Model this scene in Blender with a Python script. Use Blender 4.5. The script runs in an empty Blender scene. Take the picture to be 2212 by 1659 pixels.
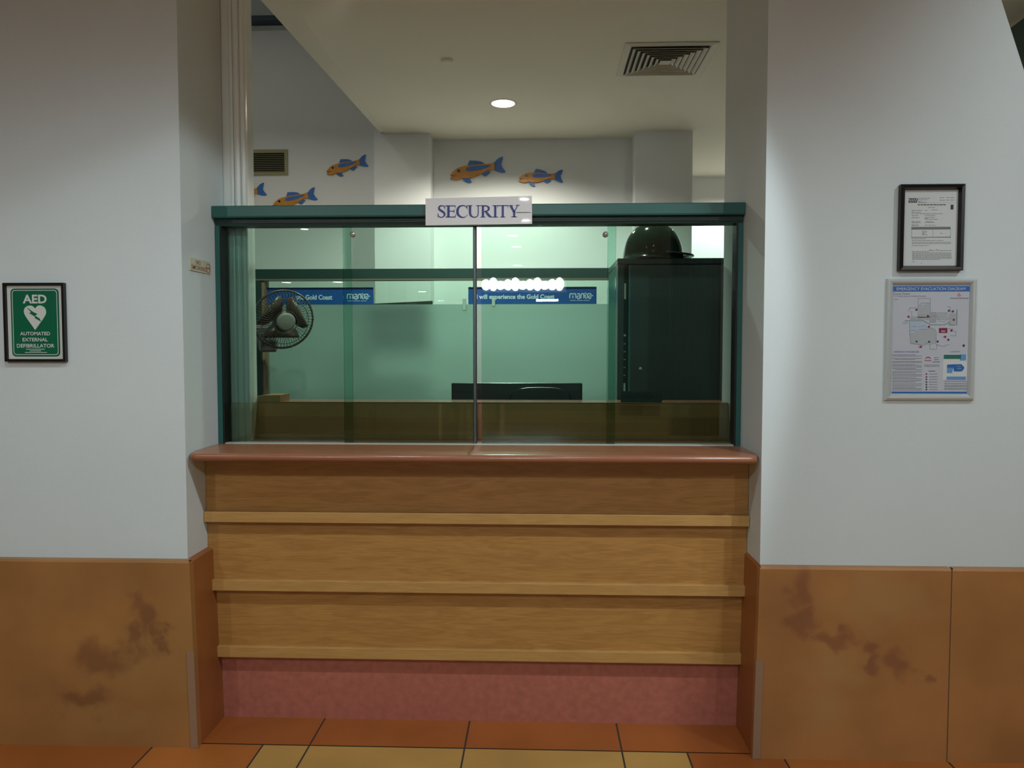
import bpy, math, random
from mathutils import Vector, Matrix, Euler
random.seed(7)
S = bpy.context.scene
COL = S.collection
R = math.radians

# ------------------------------------------------------------------ camera
F, CX, CY = 1650.0, 1106.0, 829.5
YAW, PITCH, EYE = R(2.05), R(2.69), 1.575
cam_d = bpy.data.cameras.new('camera')
cam_d.sensor_width = 36.0
cam_d.lens = F / 2212.0 * 36.0
cam_d.clip_start = 0.05
cam = bpy.data.objects.new('camera', cam_d)
cam.location = (0, 0, EYE)
cam.rotation_euler = (R(90) - PITCH, 0, YAW)
COL.objects.link(cam)
S.camera = cam

# ------------------------------------------------------------------ world / exposure
W = bpy.data.worlds.new('world'); S.world = W; W.use_nodes = True
W.node_tree.nodes['Background'].inputs[0].default_value = (0.5, 0.55, 0.6, 1)
W.node_tree.nodes['Background'].inputs[1].default_value = 0.05
S.view_settings.view_transform = 'Standard'
S.view_settings.look = 'None'
S.view_settings.exposure = 0.0
S.view_settings.gamma = 1.0
S.view_settings.use_curve_mapping = False
S.cycles.use_denoising = True
S.cycles.max_bounces = 8
S.cycles.transparent_max_bounces = 16
S.cycles.sample_clamp_indirect = 4.0
S.cycles.caustics_reflective = False
S.cycles.caustics_refractive = False

CEIL = 3.475      # ceiling height
CT, CB = 1.163, 1.131   # countertop top / underside
WY = 2.93         # face of the lobby wall
XL, XR = -1.385, 0.848   # sides of the recess

# ------------------------------------------------------------------ helpers
_mR = Euler((R(90) - PITCH, 0, YAW)).to_matrix()
def at(px, py, Y):
    """photo pixel -> point on the vertical plane at depth Y"""
    d = _mR @ Vector(((px - CX) / F, (CY - py) / F, -1.0))
    t = Y / d.y
    return Vector((d.x * t, Y, EYE + d.z * t))

MATS = {}
def mat(name, col=(.5, .5, .5), rough=.6, metal=0, spec=.5, emit=None, es=0, noise=0, nscale=8, bump=0, bscale=300, coat=0):
    m = bpy.data.materials.new(name); m.use_nodes = True
    nt = m.node_tree; b = nt.nodes['Principled BSDF']
    b.inputs['Base Color'].default_value = (*col, 1)
    b.inputs['Roughness'].default_value = rough
    b.inputs['Metallic'].default_value = metal
    b.inputs['Specular IOR Level'].default_value = spec
    if coat: b.inputs['Coat Weight'].default_value = coat
    if emit:
        b.inputs['Emission Color'].default_value = (*emit, 1)
        b.inputs['Emission Strength'].default_value = es
    tc = nt.nodes.new('ShaderNodeTexCoord')
    if noise:
        n = nt.nodes.new('ShaderNodeTexNoise'); n.inputs['Scale'].default_value = nscale
        n.inputs['Detail'].default_value = 4
        nt.links.new(tc.outputs['Object'], n.inputs['Vector'])
        r = nt.nodes.new('ShaderNodeMapRange')
        r.inputs[1].default_value = .3; r.inputs[2].default_value = .7
        r.inputs[3].default_value = 1 - noise; r.inputs[4].default_value = 1 + noise
        nt.links.new(n.outputs['Fac'], r.inputs[0])
        v = nt.nodes.new('ShaderNodeVectorMath'); v.operation = 'SCALE'
        v.inputs[0].default_value = col
        nt.links.new(r.outputs[0], v.inputs['Scale'])
        nt.links.new(v.outputs[0], b.inputs['Base Color'])
    if bump:
        n = nt.nodes.new('ShaderNodeTexNoise'); n.inputs['Scale'].default_value = bscale
        nt.links.new(tc.outputs['Object'], n.inputs['Vector'])
        bp = nt.nodes.new('ShaderNodeBump'); bp.inputs['Strength'].default_value = bump
        bp.inputs['Distance'].default_value = .002
        nt.links.new(n.outputs['Fac'], bp.inputs['Height'])
        nt.links.new(bp.outputs[0], b.inputs['Normal'])
    MATS[name] = m
    return m

def glassmat(name, tint, frost=0.0, refl=1.0, body=None, bodyf=0.0):
    """thin sheet: tinted see-through + fresnel mirror; frost = scattered share"""
    m = bpy.data.materials.new(name); m.use_nodes = True
    nt = m.node_tree; nt.nodes.clear()
    o = nt.nodes.new('ShaderNodeOutputMaterial')
    tr = nt.nodes.new('ShaderNodeBsdfTransparent'); tr.inputs[0].default_value = (*tint, 1)
    base = tr
    if frost:
        rf = nt.nodes.new('ShaderNodeBsdfRefraction'); rf.inputs['Color'].default_value = (*tint, 1)
        rf.inputs['Roughness'].default_value = .6; rf.inputs['IOR'].default_value = 1.25
        mx0 = nt.nodes.new('ShaderNodeMixShader'); mx0.inputs[0].default_value = frost
        nt.links.new(tr.outputs[0], mx0.inputs[1]); nt.links.new(rf.outputs[0], mx0.inputs[2]); base = mx0
    if body:
        df = nt.nodes.new('ShaderNodeBsdfDiffuse'); df.inputs[0].default_value = (*body, 1)
        tl = nt.nodes.new('ShaderNodeBsdfTranslucent'); tl.inputs[0].default_value = (*body, 1)
        ad = nt.nodes.new('ShaderNodeMixShader'); ad.inputs[0].default_value = .5
        nt.links.new(df.outputs[0], ad.inputs[1]); nt.links.new(tl.outputs[0], ad.inputs[2])
        mx1 = nt.nodes.new('ShaderNodeMixShader'); mx1.inputs[0].default_value = bodyf
        nt.links.new(base.outputs[0], mx1.inputs[1]); nt.links.new(ad.outputs[0], mx1.inputs[2]); base = mx1
    gl = nt.nodes.new('ShaderNodeBsdfGlossy'); gl.inputs['Roughness'].default_value = 0.0 if not frost else .35
    gl.inputs[0].default_value = (refl, refl, refl, 1)
    fr = nt.nodes.new('ShaderNodeFresnel'); fr.inputs[0].default_value = 1.6
    mx = nt.nodes.new('ShaderNodeMixShader')
    nt.links.new(fr.outputs[0], mx.inputs[0]); nt.links.new(base.outputs[0], mx.inputs[1]); nt.links.new(gl.outputs[0], mx.inputs[2])
    nt.links.new(mx.outputs[0], o.inputs[0])
    MATS[name] = m
    return m

def woodmat(name, c1, c2, rough=.45):
    m = bpy.data.materials.new(name); m.use_nodes = True
    nt = m.node_tree; b = nt.nodes['Principled BSDF']; b.inputs['Roughness'].default_value = rough
    tc = nt.nodes.new('ShaderNodeTexCoord'); mp = nt.nodes.new('ShaderNodeMapping')
    mp.inputs['Scale'].default_value = (.9, 1, 9)
    nt.links.new(tc.outputs['Object'], mp.inputs[0])
    n1 = nt.nodes.new('ShaderNodeTexNoise'); n1.inputs['Scale'].default_value = 2.2; n1.inputs['Detail'].default_value = 3
    n1.inputs['Distortion'].default_value = 1.2
    nt.links.new(mp.outputs[0], n1.inputs[0])
    mul = nt.nodes.new('ShaderNodeMath'); mul.operation = 'MULTIPLY'; mul.inputs[1].default_value = 26
    nt.links.new(n1.outputs['Fac'], mul.inputs[0])
    sn = nt.nodes.new('ShaderNodeMath'); sn.operation = 'SINE'; nt.links.new(mul.outputs[0], sn.inputs[0])
    mp2 = nt.nodes.new('ShaderNodeMapping'); mp2.inputs['Scale'].default_value = (6, 1, 160)
    nt.links.new(tc.outputs['Object'], mp2.inputs[0])
    n2 = nt.nodes.new('ShaderNodeTexNoise'); n2.inputs['Scale'].default_value = 2; n2.inputs['Detail'].default_value = 3
    nt.links.new(mp2.outputs[0], n2.inputs[0])
    a = nt.nodes.new('ShaderNodeMath'); a.operation = 'MULTIPLY_ADD'; a.inputs[1].default_value = .11
    nt.links.new(sn.outputs[0], a.inputs[0]); nt.links.new(n2.outputs['Fac'], a.inputs[2])
    cr = nt.nodes.new('ShaderNodeValToRGB')
    cr.color_ramp.elements[0].position = .2; cr.color_ramp.elements[0].color = (*c1, 1)
    cr.color_ramp.elements[1].position = .8; cr.color_ramp.elements[1].color = (*c2, 1)
    nt.links.new(a.outputs[0], cr.inputs[0]); nt.links.new(cr.outputs[0], b.inputs['Base Color'])
    MATS[name] = m
    return m

def stainmat(name, base, dark, light, darks, lights, rough=.42):
    """glazed mottled tile; stains at world places (x, z, rx, rz)"""
    m = bpy.data.materials.new(name); m.use_nodes = True
    nt = m.node_tree; b = nt.nodes['Principled BSDF']; b.inputs['Roughness'].default_value = rough
    g = nt.nodes.new('ShaderNodeNewGeometry')
    nz = nt.nodes.new('ShaderNodeTexNoise'); nz.inputs['Scale'].default_value = 9; nz.inputs['Detail'].default_value = 5
    nt.links.new(g.outputs['Position'], nz.inputs['Vector'])
    off = nt.nodes.new('ShaderNodeVectorMath'); off.operation = 'MULTIPLY_ADD'
    off.inputs[1].default_value = (.24, 0, .24)
    sub = nt.nodes.new('ShaderNodeVectorMath'); sub.operation = 'SUBTRACT'; sub.inputs[1].default_value = (.5, .5, .5)
    nt.links.new(nz.outputs['Color'], sub.inputs[0])
    nt.links.new(sub.outputs[0], off.inputs[0]); nt.links.new(g.outputs['Position'], off.inputs[2])
    def mask(spots, soft):
        prev = None
        for (x, z, rx, rz) in spots:
            s1 = nt.nodes.new('ShaderNodeVectorMath'); s1.operation = 'SUBTRACT'; s1.inputs[1].default_value = (x, 0, z)
            nt.links.new(off.outputs[0], s1.inputs[0])
            s2 = nt.nodes.new('ShaderNodeVectorMath'); s2.operation = 'MULTIPLY'; s2.inputs[1].default_value = (1 / rx, 0, 1 / rz)
            nt.links.new(s1.outputs[0], s2.inputs[0])
            ln = nt.nodes.new('ShaderNodeVectorMath'); ln.operation = 'LENGTH'; nt.links.new(s2.outputs[0], ln.inputs[0])
            mr = nt.nodes.new('ShaderNodeMapRange'); mr.interpolation_type = 'SMOOTHSTEP'
            mr.inputs[1].default_value = 1 + soft; mr.inputs[2].default_value = 1 - soft
            nt.links.new(ln.outputs['Value'], mr.inputs[0])
            if prev is None: prev = mr.outputs[0]
            else:
                mx = nt.nodes.new('ShaderNodeMath'); mx.operation = 'MAXIMUM'
                nt.links.new(prev, mx.inputs[0]); nt.links.new(mr.outputs[0], mx.inputs[1]); prev = mx.outputs[0]
        return prev
    n2 = nt.nodes.new('ShaderNodeTexNoise'); n2.inputs['Scale'].default_value = 2.5; n2.inputs['Detail'].default_value = 5
    nt.links.new(g.outputs['Position'], n2.inputs['Vector'])
    cr = nt.nodes.new('ShaderNodeValToRGB')
    cr.color_ramp.elements[0].position = .35; cr.color_ramp.elements[0].color = (*[c * .82 for c in base], 1)
    cr.color_ramp.elements[1].position = .65; cr.color_ramp.elements[1].color = (*[c * 1.12 for c in base], 1)
    nt.links.new(n2.outputs['Fac'], cr.inputs[0])
    cur = cr.outputs[0]
    for spots, colr, soft, amt in ((lights, light, .8, .75), (darks, dark, .55, .6)):
        if not spots: continue
        mk = mask(spots, soft)
        sc = nt.nodes.new('ShaderNodeMath'); sc.operation = 'MULTIPLY'; sc.inputs[1].default_value = amt
        nt.links.new(mk, sc.inputs[0])
        mx = nt.nodes.new('ShaderNodeMixRGB'); mx.inputs[2].default_value = (*colr, 1)
        nt.links.new(sc.outputs[0], mx.inputs[0]); nt.links.new(cur, mx.inputs[1]); cur = mx.outputs[0]
    nt.links.new(cur, b.inputs['Base Color'])
    MATS[name] = m
    return m

class MB:
    def __init__(s): s.v = []; s.f = []; s.mi = []; s.sm = []
    def add(s, vs, fs, mi=0, smooth=False):
        n = len(s.v); s.v += [tuple(p) for p in vs]
        for f in fs: s.f.append([i + n for i in f]); s.mi.append(mi); s.sm.append(smooth)
        return s
    def box(s, x0, x1, y0, y1, z0, z1, mi=0):
        v = [(x0, y0, z0), (x1, y0, z0), (x1, y1, z0), (x0, y1, z0), (x0, y0, z1), (x1, y0, z1), (x1, y1, z1), (x0, y1, z1)]
        return s.add(v, [(0, 3, 2, 1), (4, 5, 6, 7), (0, 1, 5, 4), (1, 2, 6, 5), (2, 3, 7, 6), (3, 0, 4, 7)], mi)
    def prism(s, pts, y0, y1, mi=0):
        """closed polygon (x,z) counter-clockwise seen from -Y, extruded y0..y1"""
        n = len(pts)
        a = sum(pts[i][0] * pts[(i + 1) % n][1] - pts[(i + 1) % n][0] * pts[i][1] for i in range(n))
        if a < 0: pts = pts[::-1]
        v = [(x, y0, z) for x, z in pts] + [(x, y1, z) for x, z in pts]
        fs = [list(range(n)), list(range(2 * n - 1, n - 1, -1))]
        fs += [(i, i + n, (i + 1) % n + n, (i + 1) % n) for i in range(n)]
        return s.add(v, fs, mi)
    def extrude_x(s, pts, x0, x1, mi=0, smooth=False):
        """profile (y,z) swept along X"""
        n = len(pts)
        v = [(x0, y, z) for y, z in pts] + [(x1, y, z) for y, z in pts]
        s.add(v, [list(range(n))[::-1], list(range(n, 2 * n))], mi)
        return s.add(v, [(i, (i + 1) % n, (i + 1) % n + n, i + n) for i in range(n)], mi, smooth)
    def extrude_z(s, pts, z0, z1, mi=0, smooth=False):
        n = len(pts)
        v = [(x, y, z0) for x, y in pts] + [(x, y, z1) for x, y in pts]
        s.add(v, [list(range(n))[::-1], list(range(n, 2 * n))], mi)
        return s.add(v, [(i, (i + 1) % n, (i + 1) % n + n, i + n) for i in range(n)], mi, smooth)
    def lathe(s, prof, c=(0, 0, 0), axis='z', n=32, mi=0, smooth=True):
        v = []; fs = []
        for r, h in prof:
            for k in range(n):
                a = 2 * math.pi * k / n
                x, y = r * math.cos(a), r * math.sin(a)
                p = (x, y, h) if axis == 'z' else ((x, -h, y) if axis == 'y' else (h, x, y))
                v.append((p[0] + c[0], p[1] + c[1], p[2] + c[2]))
        for i in range(len(prof) - 1):
            for k in range(n):
                k2 = (k + 1) % n
                fs.append((i * n + k, i * n + k2, (i + 1) * n + k2, (i + 1) * n + k))
        return s.add(v, fs, mi, smooth)
    def tube(s, pts, r, n=8, mi=0, closed=False):
        pts = [Vector(p) for p in pts]; m = len(pts); v = []; fs = []
        for i, p in enumerate(pts):
            a = pts[(i - 1) % m] if (closed or i > 0) else p
            b = pts[(i + 1) % m] if (closed or i < m - 1) else p
            t = (b - a).normalized()
            u = t.cross(Vector((0, 0, 1)))
            if u.length < 1e-3: u = t.cross(Vector((0, 1, 0)))
            u.normalize(); w = t.cross(u)
            for k in range(n):
                q = 2 * math.pi * k / n
                v.append(p + r * (math.cos(q) * u + math.sin(q) * w))
        for i in range(m if closed else m - 1):
            j = (i + 1) % m
            for k in range(n):
                k2 = (k + 1) % n
                fs.append((i * n + k, i * n + k2, j * n + k2, j * n + k))
        if not closed:
            fs.append(list(range(n))[::-1]); fs.append([(m - 1) * n + k for k in range(n)])
        return s.add(v, fs, mi, True)
    def frame(s, x0, x1, z0, z1, Y, prof, mi=0):
        """mitred picture frame; prof = [(inset, protrusion towards -Y)]"""
        v = []; n = 4
        for ins, pr in prof:
            v += [(x0 + ins, Y - pr, z0 + ins), (x1 - ins, Y - pr, z0 + ins), (x1 - ins, Y - pr, z1 - ins), (x0 + ins, Y - pr, z1 - ins)]
        fs = []
        for i in range(len(prof) - 1):
            for k in range(4):
                k2 = (k + 1) % 4
                fs.append((i * 4 + k, i * 4 + k2, (i + 1) * 4 + k2, (i + 1) * 4 + k))
        return s.add(v, fs, mi)
    def ribbon(s, pts, y0, y1, mi=0):
        """stroke with width per point (x, z, w) in the XZ plane"""
        L = []; Rr = []
        for i, (x, z, w) in enumerate(pts):
            a = pts[max(i - 1, 0)]; b = pts[min(i + 1, len(pts) - 1)]
            dx, dz = b[0] - a[0], b[1] - a[1]; l = math.hypot(dx, dz) or 1
            nx, nz = -dz / l * w / 2, dx / l * w / 2
            L.append((x + nx, z + nz)); Rr.append((x - nx, z - nz))
        for i in range(len(pts) - 1):
            s.prism([Rr[i], Rr[i + 1], L[i + 1], L[i]], y0, y1, mi)
        return s
    def disc(s, x, z, rx, rz, y0, y1, mi=0, n=20):
        return s.prism([(x + rx * math.cos(2 * math.pi * k / n), z + rz * math.sin(2 * math.pi * k / n)) for k in range(n)], y0, y1, mi)
    def build(s, name, mats, parent=None, local=False, origin=None, bevel=0):
        me = bpy.data.meshes.new(name)
        o = bpy.data.objects.new(name, me)
        off = Vector((0, 0, 0))
        if parent is not None and not local:
            p = parent
            while p is not None: off += p.location; p = p.parent
        if parent is None and not local:
            if origin is None:
                xs = [q[0] for q in s.v]; ys = [q[1] for q in s.v]; zs = [q[2] for q in s.v]
                origin = ((min(xs) + max(xs)) / 2, (min(ys) + max(ys)) / 2, min(zs))
            off = Vector(origin); o.location = off
        me.from_pydata([tuple(Vector(q) - off) for q in s.v], [], s.f)
        for m in (mats if isinstance(mats, (list, tuple)) else [mats]):
            me.materials.append(MATS[m])
        for p, mi, sm in zip(me.polygons, s.mi, s.sm): p.material_index = mi; p.use_smooth = sm
        me.validate(); me.update()
        COL.objects.link(o)
        if parent is not None: o.parent = parent
        if bevel:
            b = o.modifiers.new('bevel', 'BEVEL'); b.width = bevel; b.segments = 2; b.limit_method = 'ANGLE'
        return o

def tag(o, label=None, cat=None, group=None, kind=None):
    if label: o['label'] = label
    if cat: o['category'] = cat
    if group: o['group'] = group
    if kind: o['kind'] = kind
    return o
def thing(name, label, cat, loc=(0, 0, 0), group=None):
    o = bpy.data.objects.new(name, None); o.empty_display_size = .05; o.location = loc
    COL.objects.link(o); return tag(o, label, cat, group)
def structure(name, loc=(0, 0, 0)):
    o = bpy.data.objects.new(name, None); o.location = loc; o.empty_display_size = .05
    COL.objects.link(o); return tag(o, kind='structure')

def lettering(txt, x0, x1, z0, z1, Y, m, parent, name='lettering', bold=0.0, mirror=False, th=.0006, align_h=True):
    """text fitted to the box x0..x1, z0..z1 on the plane Y, facing -Y"""
    cu = bpy.data.curves.new('t', 'FONT'); cu.body = txt; cu.offset = bold; cu.resolution_u = 3
    ob = bpy.data.objects.new('t', cu); COL.objects.link(ob)
    bpy.context.view_layer.update()
    dg = bpy.context.evaluated_depsgraph_get()
    me0 = bpy.data.meshes.new_from_object(ob.evaluated_get(dg))
    vs = [v.co.copy() for v in me0.vertices]; fs = [list(p.vertices) for p in me0.polygons]
    bpy.data.objects.remove(ob); bpy.data.curves.remove(cu); bpy.data.meshes.remove(me0)
    ax, bx = min(v.x for v in vs), max(v.x for v in vs); az, bz = min(v.y for v in vs), max(v.y for v in vs)
    sx = (x1 - x0) / (bx - ax); sz = (z1 - z0) / (bz - az)
    mb = MB(); pts = []
    for v in vs:
        X = x0 + (v.x - ax) * sx
        if mirror: X = x0 + x1 - X
        pts.append((X, Y, z0 + (v.y - az) * sz))
    mb.add(pts, fs)
    return mb.build(name, m, parent)

# ------------------------------------------------------------------ lamps
def spot(name, loc, aim, power, angle, blend=.25, color=(1, .97, .92), rad=.045):
    d = bpy.data.lights.new(name, 'SPOT'); d.energy = power; d.spot_size = R(angle); d.spot_blend = blend
    d.color = color; d.shadow_soft_size = rad
    o = bpy.data.objects.new(name, d); o.location = loc
    o.rotation_euler = (Vector(aim) - Vector(loc)).to_track_quat('-Z', 'Y').to_euler()
    COL.objects.link(o); return o
LOBBY = (.90, .98, 1.0)
spot('spot_lamp', (-1.05, 1.45, CEIL - .03), (-1.05, 1.45, 0), 42, 132, .70, LOBBY)
spot('spot_lamp', (1.60, 1.45, CEIL - .03), (-1.0, 3.1, .7), 120, 53, .22, LOBBY)
spot('spot_lamp', (0.35, 1.45, CEIL - .03), (.35, 1.7, 0), 24, 118, .5, LOBBY)
spot('spot_lamp', (2.60, 1.20, CEIL - .03), (2.9, 1.95, 2.79), 74, 122, .55, LOBBY)
spot('spot_lamp', (-2.9, 1.0, CEIL - .03), (-2.9, 1.0, 0), 26, 140, .8, LOBBY)
for (x, y) in ((0, -1.5), (-2.5, -1.5), (2.5, -2)):
    spot('spot_lamp', (x, y, CEIL - .03), (x, y, 0), 88, 172, .3, LOBBY)
spot('spot_lamp', (0, -5.0, CEIL - .03), (0, -5.0, 0), 60, 165, .6, LOBBY)
OFFICE = (.98, .97, .84)
OL = at(1087, 233, 6.03)
spot('spot_lamp', (OL.x, OL.y, CEIL - .02), (OL.x, OL.y, 0), 170, 150, .5, OFFICE)
spot('spot_lamp', (.2, 4.1, CEIL - .02), (.2, 5.6, 0), 130, 105, .6, OFFICE)  # unseen lamp, added to brighten the office and its ceiling by bounce
spot('spot_lamp', (-1.0, 4.1, CEIL - .02), (-2.3, 6.2, 0), 150, 120, .6, OFFICE)  # unseen lamp, added to brighten the left part of the back wall
spot('spot_lamp', (2.0, 7.9, CEIL - .02), (2.0, 7.9, 0), 150, 150, .5, OFFICE)
spot('spot_lamp', (-3.0, 5.0, 5.25), (-2.8, 5.4, 0), 20, 150, .6, (1.0, .98, .88))  # unseen lamp, added to lift the dark wall of the high void
spot('spot_lamp', (4.2, 4.4, CEIL - .02), (4.2, 4.6, 0), 120, 165, .6, (1, .86, .5))  # unseen warm lamp, added to yellow the ceiling beyond the right wall

# ------------------------------------------------------------------ materials
mat('wall_paint', (.635, .73, .75), .75, bump=.25, bscale=220, noise=.02, nscale=2)
mat('reveal_paint', (.70, .735, .75), .75, bump=.35, bscale=160)
mat('back_paint', (.72, .73, .72), .8)
mat('ceiling_paint', (.84, .82, .68), .8)
mat('void_paint', (.45, .46, .45), .8)
mat('white_gloss', (.74, .80, .76), .18)
mat('green_paint', (.016, .10, .085), .35)
mat('dark_green', (.012, .045, .04), .4)
mat('black', (.006, .006, .007), .4)
mat('matte_black', (.012, .011, .010), .55)
mat('beam', (.01, .03, .05), .5)
mat('pink_laminate', (.40, .135, .095), .5, noise=.13, nscale=30)
mat('top_laminate', (.30, .125, .068), .22, noise=.06, nscale=8)
mat('hutch_laminate', (.58, .27, .14), .45, noise=.05, nscale=6)
woodmat('oak', (.32, .155, .038), (.48, .255, .072))
woodmat('oak_light', (.40, .22, .066), (.52, .31, .10))
mat('joint', (.14, .085, .05), .8)
mat('grout', (.05, .04, .03), .9)
mat('tile_orange', (.42, .145, .030), .38, noise=.12, nscale=3)
mat('tile_orange_deep', (.35, .110, .024), .38, noise=.12, nscale=3)
mat('tile_yellow', (.48, .30, .085), .38, noise=.10, nscale=3)
mat('corner_strip', (.30, .19, .12), .5)
mat('alu', (.60, .67, .67), .30, metal=.35)
mat('chrome', (.55, .55, .55), .35, metal=.7)
mat('dark_metal', (.10, .12, .12), .35, metal=.8)
mat('acrylic_white', (.80, .82, .84), .03)
mat('sign_blue', (.018, .03, .22), .4)
mat('aed_green', (.004, .13, .062), .3)
mat('aed_white', (.62, .68, .64), .35)
mat('paper', (.60, .66, .66), .6)
mat('paper_lilac', (.50, .55, .62), .3)
mat('ink_grey', (.16, .18, .20), .7)
mat('ink_light', (.33, .37, .42), .7)
mat('ink_dark', (.03, .04, .06), .7)
mat('ink_blue', (.02, .13, .42), .5)
mat('ink_pale_blue', (.12, .30, .58), .5)
mat('ink_plan', (.38, .43, .46), .6)
mat('ink_water', (.38, .48, .60), .6)
mat('ink_red', (.32, .03, .06), .5)
mat('ink_maroon', (.18, .02, .05), .5)
mat('ink_green', (.02, .15, .12), .5)
mat('ink_pink', (.55, .25, .28), .5)
mat('smoke_plate', (.55, .56, .42), .4)
mat('smoke_red', (.33, .10, .06), .5)
mat('frame_black', (.008, .007, .007), .3)
mat('backing_gold', (.18, .15, .09), .6)
mat('fish_yellow', (.55, .24, .035), .45, noise=.12, nscale=20)
mat('fish_blue', (.045, .15, .46), .45, noise=.12, nscale=25)
mat('fish_eye', (.03, .008, .006), .3)
mat('fish_mouth', (.28, .06, .02), .5)
mat('vent_cream', (.60, .58, .46), .5)
mat('vent_dark', (.012, .011, .008), .8)
mat('wall_vent_frame', (.30, .28, .15), .5)
mat('lamp_trim', (.75, .73, .65), .4)
mat('lamp_glow', (1, 1, 1), .5, emit=(1, .97, .88), es=20)
mat('lobby_glow', (1, 1, 1), .5, emit=(1, .98, .95), es=45)
mat('sign_glow', (1, 1, 1), .5, emit=(.75, .92, 1), es=60)
mat('fan_grille', (.06, .055, .05), .35)
mat('fan_blade', (.085, .06, .045), .35)
mat('fan_hub', (.20, .21, .19), .4)
mat('fan_body', (.14, .13, .13), .4)
mat('cabinet_grey', (.055, .046, .046), .35)
mat('cabinet_dark', (.012, .013, .013), .35)
mat('cabinet_side', (.05, .16, .15), .35)
mat('helmet', (.012, .026, .020), .10, spec=.25)
mat('monitor_black', (.02, .012, .012), .35)
mat('carton', (.30, .16, .06), .7)
mat('board_brown', (.03, .024, .02), .6)
mat('banner_blue', (.010, .085, .32), .4)
mat('banner_text', (.55, .70, .80), .5)
mat('lobby_wall', (.42, .42, .40), .8, noise=.3, nscale=1.5)
mat('lobby_dark', (.08, .08, .075), .8)
mat('yellow_paint', (.42, .36, .18), .8)
glassmat('pane', (.60, .87, .78))
glassmat('pane_back', (.80, .93, .86))
glassmat('frosted', (.40, .56, .50), frost=.95, body=(.36, .52, .47), bodyf=.42)
glassmat('film', (.84, .78, .62), body=(.17, .13, .06), bodyf=.30)  # brown veil that darkens the low glass zone, its shade and reflections painted in
glassmat('pull_clear', (.6, .66, .6))
mat('pull_pale', (.42, .52, .46), .3)
mat('reflection', (.01, .015, .015), .5)  # flat dark tone painted for the mirrored CAUTION sign
mat('reflection_ink', (.002, .002, .002), .6)

# ------------------------------------------------------------------ shell
# floor: individually laid 0.6 m tiles with a yellow border band
fl = MB(); fl.box(-9, 9, -22, 9.2, -.05, -.003, 0)
g = .0035
def tile(x0, x1, y0, y1, mi):
    fl.add([(x0 + g, y0 + g, 0), (x1 - g, y0 + g, 0), (x1 - g, y1 - g, 0), (x0 + g, y1 - g, 0)], [(0, 1, 2, 3)], mi)
JX = [-.292 + .617 * k for k in range(-14, 16)]
BL, BR = -1.095, .578
for r in range(-41, 2):
    y0 = WY + .6 * (r - 1); y1 = y0 + .6
    if r == 1: y1 = 3.45
    xs = sorted(set(JX + ([BL, BR] if r <= 0 and r > -1 else [])))
    for a, b in zip(xs, xs[1:]):
        mid = (a + b) / 2
        yel = (r == 0 and BL < mid < BR) or (r < 0 and (r % 4 == 3) and abs(mid) < 4)
        mi = 3 if yel else (2 if (r == 1 or random.random() < .3) else 1)
        tile(a, b, y0, y1, mi)
floor = fl.build('floor', ['grout', 'tile_orange', 'tile_orange_deep', 'tile_yellow'], origin=(0, 0, 0)); tag(floor, kind='structure')

ce = MB()
ce.box(-9, 9, -22, 3.62, CEIL, CEIL + .1)
ce.box(-1.37, 9, 3.62, 9.2, CEIL, CEIL + .1)
def onceil(px, py, z=CEIL):
    d = at(px, py, 1.0) - Vector((0, 0, EYE)); t = (z - EYE) / d.z
    return Vector((0, 0, EYE)) + d * t
oa, ob = onceil(832, 300), onceil(600, 45)
k = (ob.x - oa.x) / (ob.y - oa.y); xb_, xf_ = oa.x + k * (7.05 - oa.y), oa.x + k * (3.62 - oa.y)
ce.add([(-1.37, 3.62, CEIL), (-1.37, 7.05, CEIL), (xb_, 7.05, CEIL + .006), (xf_, 3.62, CEIL + .012), (xf_, 3.62, CEIL + .12), (xb_, 7.05, CEIL + .12)],
       [(0, 1, 2, 3), (3, 2, 5, 4)])
tag(ce.build('ceiling', 'ceiling_paint', origin=(0, 0, CEIL)), kind='structure')
vo = MB(); vo.box(-4.2, -1.3, 3.5, 7.2, 5.3, 5.4)
tag(vo.build('ceiling', 'wall_paint', origin=(-2.7, 5, 5.3)), kind='structure')

wl = MB(); wl.box(-9, XL, WY, 3.33, 0, CEIL)
tag(wl.build('wall_left', 'wall_paint', origin=(-3, WY, 0)), kind='structure')
# right wall: its far edge leans outwards towards the floor
e0 = at(2163, 0, WY); e1 = at(2212, 152, WY)
sl = (e1.x - e0.x) / (e1.z - e0.z)
wr = MB()
wr.prism([(XR, 0), (2.45, 0), (2.35, .7), (2.12, 1.8), (e1.x, e1.z), (e0.x, e0.z), (e0.x + sl * (CEIL - e0.z), CEIL), (XR, CEIL)], WY, 3.575)
tag(wr.build('wall_right', 'wall_paint', origin=(1.6, WY, 0)), kind='structure')
# back wall with the fish, pilasters, side walls
BY, PY = 7.05, 6.83
wb = MB(); wb.box(-4.2, 1.38, BY, BY + .12, 0, CEIL); wb.box(-4.2, -1.35, BY, BY + .12, CEIL, 5.3)
tag(wb.build('wall_back', 'back_paint', origin=(-1, BY, 0)), kind='structure')
for xa, xb in ((808, 929), (1372, 1496)):
    p0, p1 = at(xa, 350, PY), at(xb, 350, PY)
    p = MB(); p.box(p0.x, p1.x, PY, BY, 0, CEIL)
    tag(p.build('trim_1' if xa < 900 else 'trim_2', 'back_paint'), kind='structure')
b0, b1 = at(400, 48, 6.95), at(640, 34, 6.95)
bm_ = MB(); bm_.box(-4.2, -1.35, 6.93, BY, b0.z, b1.z)
tag(bm_.build('trim_3', 'beam'), kind='structure')
w = MB(); w.box(-4.3, -4.2, 3.27, 7.2, 0, 5.3); tag(w.build('wall_side', 'back_paint'), kind='structure')
w = MB(); w.box(-4.2, -1.3, 3.5, 3.6, CEIL + .1, 5.3); tag(w.build('wall_upper', 'back_paint'), kind='structure')
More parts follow.
